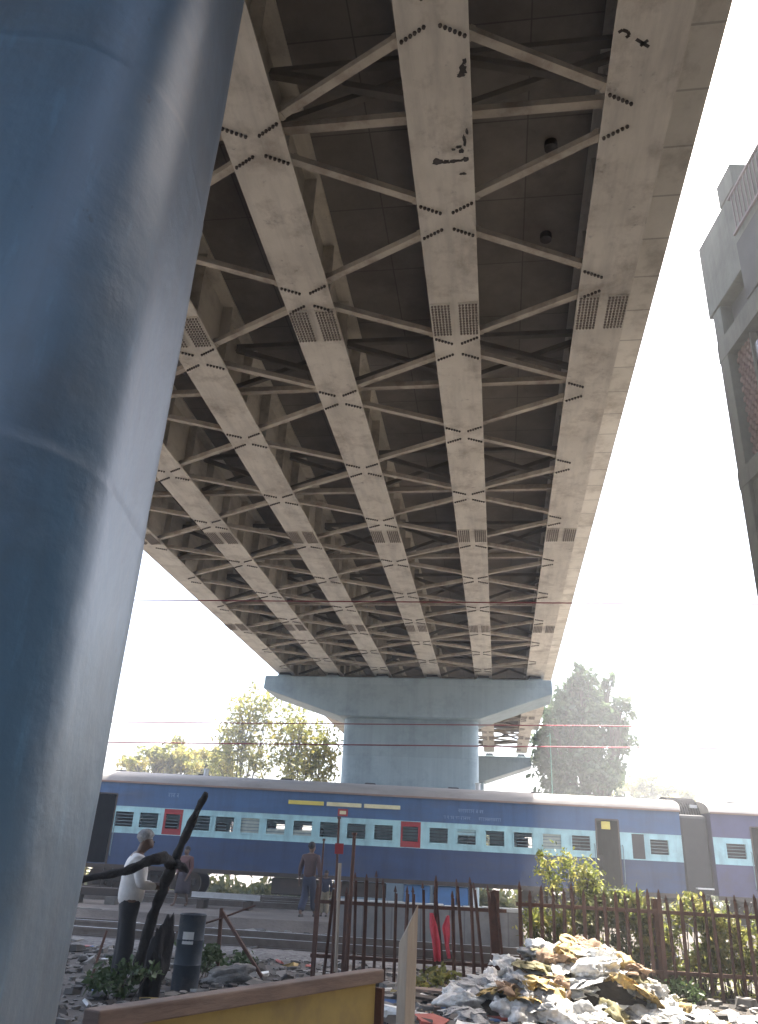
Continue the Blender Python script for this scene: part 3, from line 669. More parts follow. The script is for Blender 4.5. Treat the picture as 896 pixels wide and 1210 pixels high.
# ------------------------------------------------------------------ picket fences
def fence(label, x0, x1, y0, y1, zt, gap, lean, seed, rails, skip=(), post=None):
    r_ = random.Random(seed)
    t = thing('picket_fence', label, 'fence', (x0, y0, 0))
    n = int((x1 - x0) / gap)
    for k in range(n + 1):
        if k in skip: continue
        x = (x1 - x0) * k / n; y = (y1 - y0) * k / n
        h = zt * (r_.uniform(0.95, 1.05) if lean < .1 else r_.uniform(.88, 1.1)); l = lean * (k / n - 0.25) + r_.gauss(0, 0.02 if lean < .1 else .045); ly = r_.gauss(0, 0.02)
        mb = MB(); wd = 0.028
        top = Vector((x - l, y + ly, h))
        mb.beam((x, y, -0.05), top, 0.052, 0.014); mb.beam((x + 0.02, y + 0.015, -0.05), top + Vector((0.02, 0.015, -0.02)), 0.012, 0.034)
        d = (top - Vector((x, y, 0))).normalized()
        mb.loft([[top + Vector((s_ * 0.026, q, 0)) for s_, q in ((-1, -.008), (1, -.008), (1, .008), (-1, .008))], [top + d * 0.085 + Vector((s_ * 0.004, q, 0)) for s_, q in ((-1, -.004), (1, -.004), (1, .004), (-1, .004))]])
        mb.build('picket', M['rust'], t)
    for z in rails:
        mb = MB(); mb.beam((-0.05, 0.035, z), (x1 - x0 + 0.05, y1 - y0 + 0.035, z + r_.uniform(-0.02, 0.02)), 0.045, 0.05); mb.build('rail', M['rust'], t)
    for x in (post or []):
        mb = MB(); mb.beam((x - x0, 0.09, -0.1), (x - x0, 0.09, zt * 1.0), 0.13, 0.11, 0, (0, 1, 0)); mb.build('post', M['rust'], t)
    return t
fence('rusty picket fence with leaning bars in front of the low grey wall', -0.62, 2.20, 13.3, 13.3, 1.30, 0.145, 0.14, 1, (0.30, 1.02), skip=(), post=[2.08])
fence('rusty upright picket fence with vines behind it, right of the heap', 2.44, 8.2, 13.25, 12.9, 1.30, 0.158, 0.03, 2, (0.34, 1.13), post=[4.55])
# tall rods standing in the fence line
for x0, y0, x1, yb, yt, rr, lab in ((371, 1150, 383, 1150, 992, .017, 'thin leaning iron rod, leftmost of the tall rods by the fence'),
                                    (392, 1150, 401, 1150, 966, .022, 'tall pale and dark rod with a red tag beside the fence'),
                                    (409, 1150, 419, 1150, 985, .033, 'thick rusty iron rod just right of the rod with a tag')):
    b0 = at(x0, yb, 13.1); tp = at(x1, yt, 13.1)
    t = thing('iron_rod', lab, 'rod', (b0.x, 13.1, 0))
    mb = MB(); mb.tube([(0, 0, -0.05), (tp.x - b0.x, 0, tp.z)], [rr, rr * .8], 8); mb.build('shaft', M['rust'], t)
    mb = MB(); mb.tube([(tp.x - b0.x, 0, tp.z - 0.02), (tp.x - b0.x, 0, tp.z + 0.012)], rr * 1.3, 8); mb.build('cap', M['rust'], t)
    if 'red tag' in lab:
        q = at(401, 1003, 13.1); mb = MB(); mb.box(q.x - b0.x - 0.065, q.x - b0.x + 0.065, -0.06, -0.045, q.z - 0.075, q.z + 0.075); mb.build('red_tag', M['red'], t)
        q0 = at(401, 1020, 13.1); q1 = at(396, 1148, 13.1); mb = MB(); mb.tube([(q0.x - b0.x + .01, -0.045, q0.z), (q1.x - b0.x + .01, -0.045, q1.z)], 0.025, 8); mb.build('pale_sleeve', M['stake'], t)
# two red cloths hung on the fence
def cloth(label, pts, seed):
    n = 14; rows = []
    for k in range(n + 1):
        f = k / n; j = f * (len(pts) - 1); i = min(int(j), len(pts) - 2); q = j - i
        L_ = [pts[i][c] * (1 - q) + pts[i + 1][c] * q for c in range(3)]
        row = []
        for m_ in range(9):
            h = m_ / 8; p = at(L_[0] + (L_[1] - L_[0]) * h, L_[2], 13.2)
            p.y += 0.035 * math.sin(h * 9 + f * 3 + seed) * (0.3 + f) + 0.02 * noise.noise((h * 3, f * 4, seed)); row.append(p)
        rows.append(row)
    mb = MB(); mb.loft(rows, cap=False, closed=False)
    o = mb.build('cloth', M['cloth_red'], None, smooth=True); s_ = o.modifiers.new('solid', 'SOLIDIFY'); s_.thickness = 0.004
    return tag(o, label, 'cloth')
cloth('straight dark red cloth hanging on the fence, left of the other', [(508, 512, 1079), (508, 517, 1095), (511, 520, 1112), (513, 521, 1136)], 1)
cloth('bright red cloth bunched at its middle on the fence', [(528, 531, 1082), (522, 532, 1096), (524, 532, 1105), (526, 531, 1118), (529, 533, 1133)], 4)

# low wall between the fence and the near track
mb = MB(); t = thing('low_wall', 'low grey precast wall behind the fence with pale top edge', 'wall', (1.4, 19.6, 0), math.atan(-0.06))
mb.box(-2.0, 2.25, -0.09, 0.09, -0.05, 0.78); mb.build('panel', M['wall'], t, bevel=0.008)
mb = MB(); r_ = random.Random(5); x = -2.0
while x < 2.2:
    mb.box(x, min(2.25, x + 0.40), -0.12, 0.12, 0.782, 0.86 + r_.uniform(-.01, .015)); x += 0.42
mb.build('coping', M['coping'], t, bevel=0.012)

# ------------------------------------------------------------------ yellow barrier and stake
A0 = Vector((-1.10, 3.92, 0)); A1 = Vector((0.153, 6.0, 0)); dv = A1 - A0; ln = dv.length
bt_ = thing('board_barrier', 'yellow panelled barrier with brown top rail beside the dark blue pier', 'barrier', A0, math.atan2(dv.y, dv.x))
mb = MB(); mb.box(0, ln, -0.05, 0.05, 0.83, 0.905); mb.build('top_rail', M['wood'], bt_, bevel=0.008)
mb = MB(); mb.box(0.05, ln - 0.045, -0.012, 0.012, 0.60, 0.829); mb.build('panel', M['yellow'], bt_)
mb = MB(); mb.box(0, ln - 0.045, -0.03, 0.03, 0.40, 0.598); mb.build('bottom_board', M['wood'], bt_, bevel=0.008)
for x in (0.02, ln - 0.022):
    mb = MB(); mb.box(x - 0.018, x + 0.018, -0.06, 0.06, 0, 0.799); mb.build('post', M['rust'], bt_)
st_ = thing('timber_stake', 'sawn timber stake with slanted pointed top, standing beside the barrier', 'stake')
Ys = 4.6; b0 = at(475, 1290, Ys); tp = at(484, 1066, Ys); sh = at(474, 1107, Ys)
st_.location = (b0.x, Ys, 0); st_.rotation_euler = (0, 0, R(-52))
mb = MB(); wv = 0.034
T = Matrix.Rotation(R(0), 4, 'Z')
lean = (tp.x - b0.x) / tp.z
def sq(z, dx): return [(sx * wv + dx, sy * wv, z) for sx, sy in ((-1, -1), (1, -1), (1, 1), (-1, 1))]
lv = Vector((math.cos(R(52)) * lean, math.sin(R(52)) * lean, 0))
base = [Vector(p) for p in sq(-0.1, 0)]
topz = [sh.z - 0.03, sh.z + 0.05, tp.z, sh.z + 0.02]
mb.loft([[(p.x, p.y, -0.1) for p in base], [(p.x + lv.x * z, p.y + lv.y * z, z) for p, z in zip(base, topz)]])
mb.build('timber', M['stake'], st_, bevel=0.004)

# ------------------------------------------------------------------ rubbish heap
def crumple(seed, sub=4):
    # a knotted bag: big lumps, sagging foot and sharp folded creases
    bm = bmesh.new(); bmesh.ops.create_icosphere(bm, subdivisions=sub, radius=1)
    r_ = random.Random(seed); o = Vector((r_.uniform(-9, 9), r_.uniform(-9, 9), r_.uniform(-9, 9)))
    st = Vector((r_.uniform(.7, 1.5), r_.uniform(.7, 1.3), 1))
    for v_ in bm.verts:
        p = v_.co.normalized(); w_ = p + 0.35 * Vector((noise.noise(p * 2 + o), noise.noise(p * 2 - o), noise.noise(p * 2 + o * 2)))
        q = 0.72 + 0.55 * noise.noise(p * 1.2 + o)
        for f, a in ((1.6, .46), (2.8, .30), (5, .14), (10, .06), (18, .025)):
            q += a * (0.22 - abs(noise.noise(Vector((w_.x * st.x, w_.y * st.y, w_.z)) * f + o)))
        v_.co = p * max(.25, q)
        if v_.co.z < -0.25: v_.co.z = -0.25 + (v_.co.z + 0.25) * 0.3
    me = bpy.data.meshes.new('bag'); bm.to_mesh(me); bm.free()
    me.polygons.foreach_set('use_smooth', [True] * len(me.polygons)); return me
def sheet(seed, n=34):
    # a torn crumpled sheet heaped on itself
    r_ = random.Random(seed); o = Vector((r_.uniform(-9, 9), r_.uniform(-9, 9), r_.uniform(-9, 9))); mb = MB(); rows = []
    for i in range(n):
        row = []
        for j in range(n):
            x, y = 2.2 * i / (n - 1) - 1.1, 2.2 * j / (n - 1) - 1.1; p = Vector((x, y, 0)); rr_ = 1 + .35 * noise.noise(p * 1.6 + o)
            e = max(abs(x), abs(y)) / 1.1
            if e > 0: 
                l = p.length or 1; p = p * ((e * 1.1 / l) * .8 + .2)
            h = .45 * (1 - min(1, p.length / 1.1) ** 2) + .45 * noise.noise(p * 1.5 + o)
            for f, a in ((1.7, .50), (3.2, .22), (7, .07), (15, .03)): h += a * (.25 - abs(noise.noise(p * f + o)))
            d = Vector((noise.noise(p * 3 + o), noise.noise(p * 3 - o), 0)) * .45 * rr_
            row.append((p.x * rr_ + d.x, p.y * rr_ + d.y, max(-.25, h)))
        rows.append(row)
    mb.loft(rows, cap=False, closed=False); me = bpy.data.meshes.new('sheet'); me.from_pydata(mb.v, [], mb.f); me.polygons.foreach_set('use_smooth', [True] * len(mb.f)); return me
def heap_h(x, y):
    d1 = math.hypot((x - 2.85) / 1.35, (y - 11.65) / 0.95); d2 = math.hypot((x - 2.3) / 1.3, (y - 11.3) / 0.9)
    return max(0, 0.66 * (1 - d1 ** 1.5), 0.36 * (1 - d2 ** 1.6))
mb = MB(); rings = []
for i in range(26):
    y = 10.2 + 2.5 * i / 25; rings.append([(0.9 + 3.9 * j / 32, y, -0.03 + max(0, heap_h(0.9 + 3.9 * j / 32, y) * .9 + 0.02 + 0.05 * noise.noise((j * .5, i * .5, 2)))) for j in range(33)])
mb.loft(rings, cap=False, closed=False); hp = mb.build('rubbish_mound', M['soil'], None, smooth=True); tag(hp, 'earthy mound underneath the bags of the rubbish heap', 'rubbish heap')
variants = {}
for k in BAG:
    variants[k] = []
    for s_ in range(5):
        me = crumple(100 * len(variants) + s_) if s_ % 5 in (0, 2) else sheet(100 * len(variants) + s_); me.materials.append(BAG[k]); variants[k].append(me)
LB = dict(white='crumpled white plastic bag lying on the rubbish heap', grey='crumpled grey plastic bag lying on the rubbish heap', ochre='crumpled ochre sack lying on the rubbish heap',
          olive='crumpled olive rag lying on the rubbish heap', brown='crumpled brown sacking lying on the rubbish heap')
GR = dict(white='white bags on the heap', grey='grey bags on the heap', ochre='ochre sacks on the heap', olive='olive rags on the heap', brown='brown sacking on the heap')
NM = dict(white='plastic_bag', grey='plastic_bag', ochre='plastic_sack', olive='rag', brown='sacking')
r_ = random.Random(11)
def bag(k, x, y, z, s, label=None, group=None, sc=None):
    o = link(NM[k], r_.choice(variants[k])); o.location = (x, y, z); o.rotation_euler = (r_.gauss(0, .25), r_.gauss(0, .25), r_.uniform(0, 6.28))
    o.scale = sc or (s * r_.uniform(.8, 1.3), s * r_.uniform(.7, 1.1), s * r_.uniform(.5, .85))
    tag(o, label or LB[k], 'bag' if k in ('white', 'grey') else ('sack' if k in ('ochre', 'brown') else 'rag'), group or (None if label else GR[k])); return o
cnt = 0
while cnt < 130:
    x, y = r_.uniform(1.2, 4.55), r_.uniform(10.25, 12.2)
    h = heap_h(x, y)
    if h < 0.015 and r_.random() > 0.25: continue
    k = r_.choices(['white', 'grey', 'ochre', 'olive', 'brown'], [.50, .14, .18, .08, .10])[0]
    bag(k, x, y, h + 0.02, r_.uniform(.12, .29)); cnt += 1
q = at(702, 1128, 11.3); bag('white', q.x, 11.3, q.z - .08, .2, 'large white plastic bag peaking at the top of the rubbish heap', sc=(.27, .22, .22))
q = at(640, 1122, 11.6); bag('grey', q.x, 11.6, q.z - .03, .2, 'long pale grey sack lying at the upper left of the rubbish heap', sc=(.33, .18, .13)).rotation_euler = (0, .05, .1)
q = at(752, 1172, 10.9); bag('ochre', q.x, 10.9, q.z - .02, .2, 'big ochre sack slumped at the right side of the rubbish heap', sc=(.30, .22, .19))
q = at(785, 1186, 10.6); bag('white', q.x, 10.6, .08, .2, 'pale bag at the right foot of the rubbish heap', sc=(.30, .2, .15))
q = at(600, 1142, 11.7); bag('white', q.x, 11.7, q.z, .2, 'whitish bag at the left foot of the heap, below the fence post', sc=(.22, .18, .2))
q = at(640, 1145, 11.2); bag('olive', q.x, 11.2, q.z - .05, .2, 'broad olive heap of rags below the long grey sack', sc=(.36, .25, .18))
# loose debris
def loose(name, n, region, mats, size, flat=0.5, seed=1, elong=1.6):
    g_ = np.random.default_rng(seed); mb = MB(); rr = random.Random(seed)
    for _ in range(n):
        x0, x1, y0, y1 = region; x = rr.uniform(x0, x1); y = y0 + (y1 - y0) * rr.random() ** 1.3
        s = size * rr.lognormvariate(0, .5); a = rr.uniform(0, 6.28); T = Matrix.Translation((x, y, s * flat * .3)) @ Matrix.Rotation(a, 4, 'Z') @ Matrix.Rotation(rr.gauss(0, .3), 4, 'X')
        k = rr.uniform(1, elong)
        vs = [(s * k * rr.uniform(.7, 1.1) * math.cos(q), s * rr.uniform(.7, 1.1) * math.sin(q), s * flat * zz) for zz in (-.5, .5) for q in (0.2, 1.4, 2.7, 3.9, 5.2)]
        mb.add(vs, [(4, 3, 2, 1, 0), (5, 6, 7, 8, 9)] + [(i, (i + 1) % 5, 5 + (i + 1) % 5, 5 + i) for i in range(5)], rr.randrange(len(mats)), T)
    return stuff(mb.build(name, mats))
stone = [mat('stone_a', (0.15, 0.138, 0.125), None, 8, .95), mat('stone_b', (0.08, 0.073, 0.066), None, 8, .95), mat('stone_c', (0.25, 0.233, 0.21), None, 8, .95)]
loose('rubble', 6500, (-6.5, 8, 9.0, 21), stone, 0.038, .7, 1)
loose('gravel', 5000, (-14, 16, 20, 28), stone, 0.05, .7, 2)
litm = [BAG['white'], BAG['grey'], BAG['ochre'], mat('litter_blue', (0.12, 0.2, 0.38), None, 5, .6), mat('litter_red', (0.42, 0.10, 0.07), None, 5, .6), BAG['white']]
loose('litter', 260, (-5.5, 7.5, 9.3, 26), litm, 0.055, .35, 3)
loose('debris', 130, (0.4, 4.9, 9.7, 12.9), litm + [stone[1], M['wood']], 0.075, .4, 4, 2.6)
# flat planks left of the heap
for k, (x, y, rz, l, lab) in enumerate(((0.95, 11.5, -.35, .9, 'dark plank lying on the rubble between stake and heap'), (1.15, 12.2, .05, .7, 'short reddish board lying below the red cloths'))):
    mb = MB(); mb.box(-l / 2, l / 2, -.09, .09, 0.03, 0.06); o = mb.build('plank', M['wood'] if k else M['soil'], None, bevel=.006); o.location = (x, y, 0.02); o.rotation_euler = (.05, .04, rz); tag(o, lab, 'plank')

# ------------------------------------------------------------------ vegetation
def leaf_mesh(name, cen, size, mats, asp=0.5, up=0.35, clump=None):
    """many small bent leaves; cen (n,3)"""
    n = len(cen); d = rng.normal(size=(n, 3)); d /= np.linalg.norm(d, axis=1)[:, None]
    nrm = rng.normal(size=(n, 3)); nrm[:, 2] += up * 2; nrm -= d * (nrm * d).sum(1)[:, None]; nrm /= np.linalg.norm(nrm, axis=1)[:, None]
    sd = np.cross(d, nrm); s = size * rng.lognormal(0, .3, n)
    L_ = d * s[:, None]; W_ = sd * (s * asp)[:, None]; B_ = nrm * (s * 0.12)[:, None]
    V = np.empty((n, 6, 3)); V[:, 0] = cen - L_; V[:, 1] = cen - L_ * .2 + W_ + B_; V[:, 2] = cen + L_ * .45 + W_ * .7 + B_; V[:, 3] = cen + L_ * 1.1; V[:, 4] = cen + L_ * .45 - W_ * .7 + B_; V[:, 5] = cen - L_ * .2 - W_ + B_
    base = (np.arange(n) * 6)[:, None]
    Fq = np.concatenate([base + np.array([0, 1, 2, 3]), base + np.array([0, 3, 4, 5])], axis=0)
    me = bpy.data.meshes.new(name); me.vertices.add(n * 6); me.vertices.foreach_set('co', V.reshape(-1).astype(np.float32))
    me.loops.add(len(Fq) * 4); me.loops.foreach_set('vertex_index', Fq.reshape(-1).astype(np.int32))
    me.polygons.add(len(Fq)); me.polygons.foreach_set('loop_start', (np.arange(len(Fq)) * 4).astype(np.int32))
    for m_ in mats: me.materials.append(m_)
    mi = (rng.integers(0, len(mats), n) if clump is None else clump) % len(mats)
    me.polygons.foreach_set('material_index', np.concatenate([mi, mi]).astype(np.int32)); me.update(calc_edges=True); me.validate()
    return me
def crown_points(clumps, n, tight=0.42, sub=16):
    vol = np.array([c[3] * c[4] * c[5] for c in clumps]); pts = []; ids = []; tips = []
    for ci, c in enumerate(clumps):
        k = max(20, int(n * vol[ci] / vol.sum())); m_ = max(3, int(sub * (vol[ci] / vol.mean()) ** .5))
        dd = rng.normal(size=(m_, 3)); dd /= np.linalg.norm(dd, axis=1)[:, None]; rad = rng.uniform(.25, .95, m_) ** .6
        sc = np.array(c[:3]) + dd * rad[:, None] * np.array(c[3:6]); w_ = rng.integers(0, m_, k)
        sz = rng.uniform(.5, 1.25, m_)[w_][:, None]; p = sc[w_] + rng.normal(size=(k, 3)) * np.array(c[3:6]) * tight * .5 * sz
        pts.append(p); ids.append(w_ + ci * 3); tips.append(sc)
    return np.concatenate(pts), np.concatenate(ids), tips
def tree(name, label, cat, base, clumps, n, leaf, mats, tr, bark='bark', group=None, tight=.42, sub=16, asp=.5, tname='trunk', cname='crown', fork=.35):
    t = thing(name, label, cat, base, 0, group); P, ids, tips = crown_points(clumps, n, tight, sub)
    mb = MB(); r_ = random.Random(len(label) * 7 + n)
    zc = min(c[2] for c in clumps); zf = zc * fork
    if cname == 'crown':
        mb.tube([(0, 0, -.1), (r_.gauss(0, .1), 0, zf * .5), (r_.gauss(0, .15), r_.gauss(0, .1), zf)], [tr * 1.2, tr, tr * .85], 10)
    for ci, c in enumerate(clumps):
        cc = Vector(c[:3]); s_ = Vector((r_.gauss(0, .05), r_.gauss(0, .05), zf)) if cname == 'crown' else Vector((c[0] * .6 + r_.gauss(0, .05), c[1] * .6, 0))
        md = s_.lerp(cc, .5) + Vector((r_.gauss(0, .12), r_.gauss(0, .12), 0.05)) * tr * 6
        mb.tube([s_, md, cc], [tr * .55, tr * .38, tr * .2], 7)
        for tp in tips[ci][:: max(1, len(tips[ci]) // 12)]:
            tp = Vector(tp); st0 = s_.lerp(cc, r_.uniform(.55, 1)); mb.tube([st0, st0.lerp(tp, .5) + Vector((0, 0, .08 * (tp - st0).length)), tp], [tr * .16, tr * .11, tr * .05], 5)
    mb.build(tname, M[bark], t, smooth=True)
    me = leaf_mesh(cname, P, leaf, mats, asp, .35, ids); link(cname, me, t)
    return t
YR = 60
# large hazy tree on the right
bx = 16.2
cl = []; rt = random.Random(21)
for x, y, s_ in ((690, 808, .8), (672, 835, .9), (708, 830, 1), (700, 850, 1.2), (672, 858, 1.1), (722, 858, .8), (655, 878, .8), (690, 882, 1.3), (724, 885, .7), (664, 908, .9), (700, 912, 1.1), (684, 828, 1), (715, 805, .5), (665, 812, .45), (648, 895, .5), (730, 905, .5), (680, 795, .4), (650, 850, .5), (646, 870, .7), (734, 875, .7), (728, 845, .7), (662, 835, .8), (718, 915, .9), (654, 912, .9)):
    p = at(x, y, YR); cl.append((p.x - bx, rt.uniform(-1.6, 1.6), p.z, s_ * rt.uniform(1.1, 1.6), 1.4 * s_, s_ * rt.uniform(1.0, 1.5)))
cl += [(-.6, 0, 4, 2.6, 2, 1.6), (1.2, .5, 5.5, 2.4, 2, 1.6), (-1.5, -.3, 6.5, 1.6, 1.6, 1.5)]
tree('broadleaf_tree', 'tall grey-green broadleaf tree standing right of the bridge', 'tree', (bx, YR, 0), cl, 25000, .20, LEAF['right'], .34, tight=.46, sub=20)
# sparse yellow-green trees left of the pier
def px_tree(label, pts, Y, n, leaf, key, tr, rx, rz, name='sparse_tree', cat='tree', tight=.4, sub=14, bias=None):
    ps = [at(x, y, Y) for x, y in pts]; bx_ = sum(p.x for p in ps) / len(ps) if bias is None else at(bias, 900, Y).x
    return tree(name, label, cat, (bx_, Y, 0), [(p.x - bx_, random.uniform(-1, 1), p.z, rx * random.uniform(.7, 1.3), rx, rz * random.uniform(.7, 1.3)) for p in ps], n, leaf, LEAF[key], tr, tight=tight, sub=sub)
px_tree('thin yellow-green tree with a gappy crown, left of the tall pier', [(285, 840), (300, 832), (290, 862), (270, 868), (300, 885), (318, 850), (275, 893), (305, 905), (262, 905)], 58, 3300, .13, 'left', .12, 1.3, 1.25, tight=.6, sub=34)
px_tree('thin yellowish tree with drooping clumps, close beside the tall pier', [(345, 850), (338, 872), (355, 862), (375, 872), (365, 890), (342, 900), (385, 892), (378, 912), (350, 915)], 57, 3600, .13, 'left', .12, 1.3, 1.25, tight=.6, sub=34, bias=358)
px_tree('low bushy tree showing over the left end of the coach roof', [(165, 905), (185, 895), (205, 888), (220, 900), (195, 908), (150, 912)], 60, 4200, .15, 'left', .18, 1.3, .95, 'bushy_tree', bias=190)
px_tree('round bushy tree between the low one and the thin trees', [(240, 898), (258, 900), (248, 910), (232, 910), (268, 912)], 64, 3000, .15, 'left', .18, 1.3, 1.0, 'bushy_tree', bias=250)
px_tree('pale low tree far off at the right behind the coach roof', [(740, 935), (765, 930), (785, 938), (800, 945), (755, 940)], 95, 2600, .24, 'left', .2, 1.6, 1.1, 'distant_tree', bias=765)
# far belt of trees seen dimly under the bridge and behind the train
for k, (x, h, lab) in enumerate(((-26, 7, 'dark tree behind the train, hidden to the left of the low bushy tree'), (2.5, 5.5, 'dark tree standing low behind the tall pier'), (9, 5, 'dark tree standing low right of the tall pier'), (24, 5.2, 'dark tree low behind the coupled coach'))):
    tree('dark_tree', lab, 'tree', (x, 72 + k, 0), [(random.uniform(-2.5, 2.5), random.uniform(-1, 1), h * random.uniform(.35, .9), 1.9, 1.6, 1.3) for _ in range(8)], 2200, .24, LEAF['bush'], .22)
hp_ = np.stack([rng.uniform(-34, 40, 16000), rng.uniform(39.6, 41.5, 16000), np.abs(rng.normal(0, 1, 16000)) * .75], 1); hp_[:, 2] *= (0.8 + .5 * np.sin(hp_[:, 0] * .9) * np.sin(hp_[:, 0] * .37 + 1)); hp_[:, 2] = np.minimum(hp_[:, 2], 2.6)
ho_ = link('added_hedge', leaf_mesh('added_hedge', hp_, .16, LEAF['bush'], .5, .2)); stuff(ho_)  # low hedge added to darken the bright gap under the train
# shrubs and vines behind the right-hand fence
def shrub(label, x0, x1, y0, y1, Y, n, leaf, key, name='shrub', cat='shrub'):
    cs = []; bxm = at((x0 + x1) / 2, (y0 + y1) / 2, Y).x; zb = 0.0
    for _ in range(20):
        fx = random.random(); fy = random.random() ** .8
        p = at(x0 + (x1 - x0) * fx, y0 + (y1 - y0) * fy, Y); cs.append((p.x - bxm, random.uniform(-.18, .18), max(.08, p.z), .15, .15, .15))
    return tree(name, label, cat, (bxm, Y, 0), cs, n, leaf, LEAF[key], .022, tight=.8, sub=10, cname='foliage', tname='stem', asp=.42, fork=0)
shrub('feathery yellow-green shrub rising above the fence left of the coach door', 636, 706, 1012, 1085, 13.9, 2300, .034, 'vine')
for k, (x0, x1, y0, y1, n, lab) in enumerate(((622, 690, 1072, 1125, 1500, 'shrub behind the fence directly above the rubbish heap'), (690, 752, 1060, 1160, 3000, 'dense dark vine behind the fence right of the feathery shrub'),
        (740, 800, 1058, 1172, 3200, 'dense vine behind the fence around the thick post'), (795, 850, 1066, 1165, 2200, 'loose yellow-green vine on the fence right of the thick post'), (846, 900, 1072, 1150, 1800, 'thin vine on the fence at the right picture edge'), (895, 970, 1075, 1150, 1500, 'vine on the fence beyond the right picture edge'))):
    shrub(lab, x0, x1, y0, y1, 13.6 + .12 * (k % 2), int(n * 1.5), .038, 'vine' if k not in (1,) else 'bush', 'vine', 'vine')
for k, (x, Y, h, lab) in enumerate(((-2.75, 10.55, .35, 'green weeds at the foot of the dark jagged stump'), (-2.15, 12.6, .42, 'green weeds growing beside the blue drum'), (-3.05, 11.6, .3, 'low weeds between the dark pier and the man'), (-1.75, 13.6, .25, 'small green weed beside the leaning iron post'), (1.2, 12.9, .25, 'dry weeds at the fence foot below the red cloths'), (4.7, 12.7, .22, 'weeds at the right end of the rubbish heap'))):
    tree('weed', lab, 'weed', (x, Y, 0), [(random.gauss(0, .2), random.gauss(0, .12), h * random.uniform(.2, .9), .11, .1, .09) for _ in range(7)], 420, .035, LEAF['weed'] if k != 4 else LEAF['left'], .01, tight=.9, sub=6, cname='foliage', tname='stem', fork=0)
grass_p = np.stack([rng.uniform(2.5, 9, 2600), rng.uniform(13.0, 15.2, 2600), np.abs(rng.normal(0, .10, 2600))], 1)
go = link('grass', leaf_mesh('grass', grass_p, .05, LEAF['vine'], .18, -.2)); stuff(go)

# dark dead tree in front of the man
Yt = 10.4
def ap(x, y, dy=0): return at(x, y, Yt + dy)
bs = ap(172, 1195); dt = thing('dead_tree', 'dark leaning dead tree beside the man, one long branch crossing his waist to the left', 'tree', (bs.x, Yt, 0))
def rel(p): return (p.x - bs.x, p.y - Yt, p.z)
def limb(pts, rad, name, n=14, rough=.25, seg=7):
    P = [Vector(rel(p)) for p in pts]; Q = []; Rr = []
    for i in range(len(P) - 1):
        for k in range(seg):
            f = k / seg; p0 = P[max(0, i - 1)]; p3 = P[min(len(P) - 1, i + 2)]; a, b = P[i], P[i + 1]
            Q.append(0.5 * ((2 * a) + (b - p0) * f + (2 * p0 - 5 * a + 4 * b - p3) * f * f + (3 * a - p0 - 3 * b + p3) * f ** 3)); Rr.append(rad[i] * (1 - f) + rad[i + 1] * f)
    Q.append(P[-1]); Rr.append(rad[-1]); mb = MB(); mb.tube(Q, Rr, n)
    for i, v_ in enumerate(mb.v):
        c = Q[min(len(Q) - 1, i // n)]; d = Vector(v_) - c
        mb.v[i] = tuple(c + d * (1 + rough * (1.6 * noise.noise(Vector(v_) * 5) + 1.0 * noise.noise(Vector(v_) * Vector((16, 16, 5)).length * .6))))
    mb.build(name, M['barkdark'], dt, smooth=True)
limb([ap(160, 1165, 1.6), ap(178, 1090, 1.3), ap(196, 1040, .9), ap(212, 1003, .6), ap(228, 968, .5), ap(244, 937, .4)], [.085, .07, .065, .058, .05, .036], 'trunk', rough=.35)
limb([ap(204, 1022, .75), ap(192, 1014, .2), ap(176, 1017, 0), ap(158, 1026, -.1), ap(130, 1033, -.1), ap(86, 1041, -.1)], [.06, .068, .06, .055, .045, .03], 'branch', rough=.35)
limb([ap(206, 1020, .75), ap(214, 1024, .5), ap(222, 1030, .4)], [.06, .05, .02], 'branch', rough=.35)
me = crumple(55); me.materials.append(mat('dark_sacking', (0.022, 0.020, 0.021), (0.035, 0.031, 0.031), 6, .95, bump=.5)); q = at(187, 1120, 10.9)
o = link('tree_stump', me); o.location = (q.x, 10.9, .2); o.scale = (.17, .15, .80); o.rotation_euler = (0, .04, .6); tag(o, 'dark jagged stump between the man in the white shirt and the drum', 'stump')
# blue drum, pale rubble sack, iron posts
q = at(218, 1165, 11.6); d_ = thing('steel_drum', 'grey-blue drum with a white label beside the dark jagged stump', 'drum', (q.x, 11.6, 0))
mb = MB(); rp = [(0, .165), (.02, .17), (.27, .17), (.285, .178), (.3, .17), (.55, .17), (.565, .178), (.58, .17), (.84, .17), (.85, .176), (.86, .165), (.845, .15)]
mb.loft([[(r * math.cos(2 * math.pi * k / 28), r * math.sin(2 * math.pi * k / 28), z) for k in range(28)] for z, r in rp]); autosmooth(mb.build('body', M['drum'], d_))
mb = MB(); mb.loft([[(.173 * math.cos(R(a)), .173 * math.sin(R(a)), z) for a in range(245, 300, 8)] for z in (.52, .66)], cap=False, closed=False); mb.build('label', M['white'], d_)
me = crumple(77); me.materials.append(mat('rubble_sack', (0.36, 0.345, 0.32), (0.25, 0.235, 0.215), 5, .9, bump=.6)); o = link('rubble_sack', me); o.location = (-1.68, 12.35, .08); o.scale = (.42, .25, .19); o.rotation_euler = (0, -.08, .05)
tag(o, 'large pale sack lying on the ground right of the blue drum', 'sack')
t = thing('iron_post', 'leaning iron post with a diagonal stay and a thin bar', 'post', (at(258, 1130, 12.9).x, 12.9, 0))
lx = lambda x, y, Y: (at(x, y, Y).x - t.location.x, Y - 12.9, at(x, y, Y).z)
mb = MB(); mb.beam((lx(257, 1150, 12.9)[0], 0, -.05), lx(262, 1073, 12.9), .05, .05); mb.build('post', M['rust'], t)
mb = MB(); mb.beam(lx(263, 1078, 12.85), lx(316, 1165, 12.6), .04, .04); mb.build('stay', M['rust'], t)
mb = MB(); mb.tube([lx(208, 1102, 12.7), lx(262, 1085, 12.85), lx(302, 1070, 13)], [.014] * 3, 6); mb.build('bar', M['rust'], t)
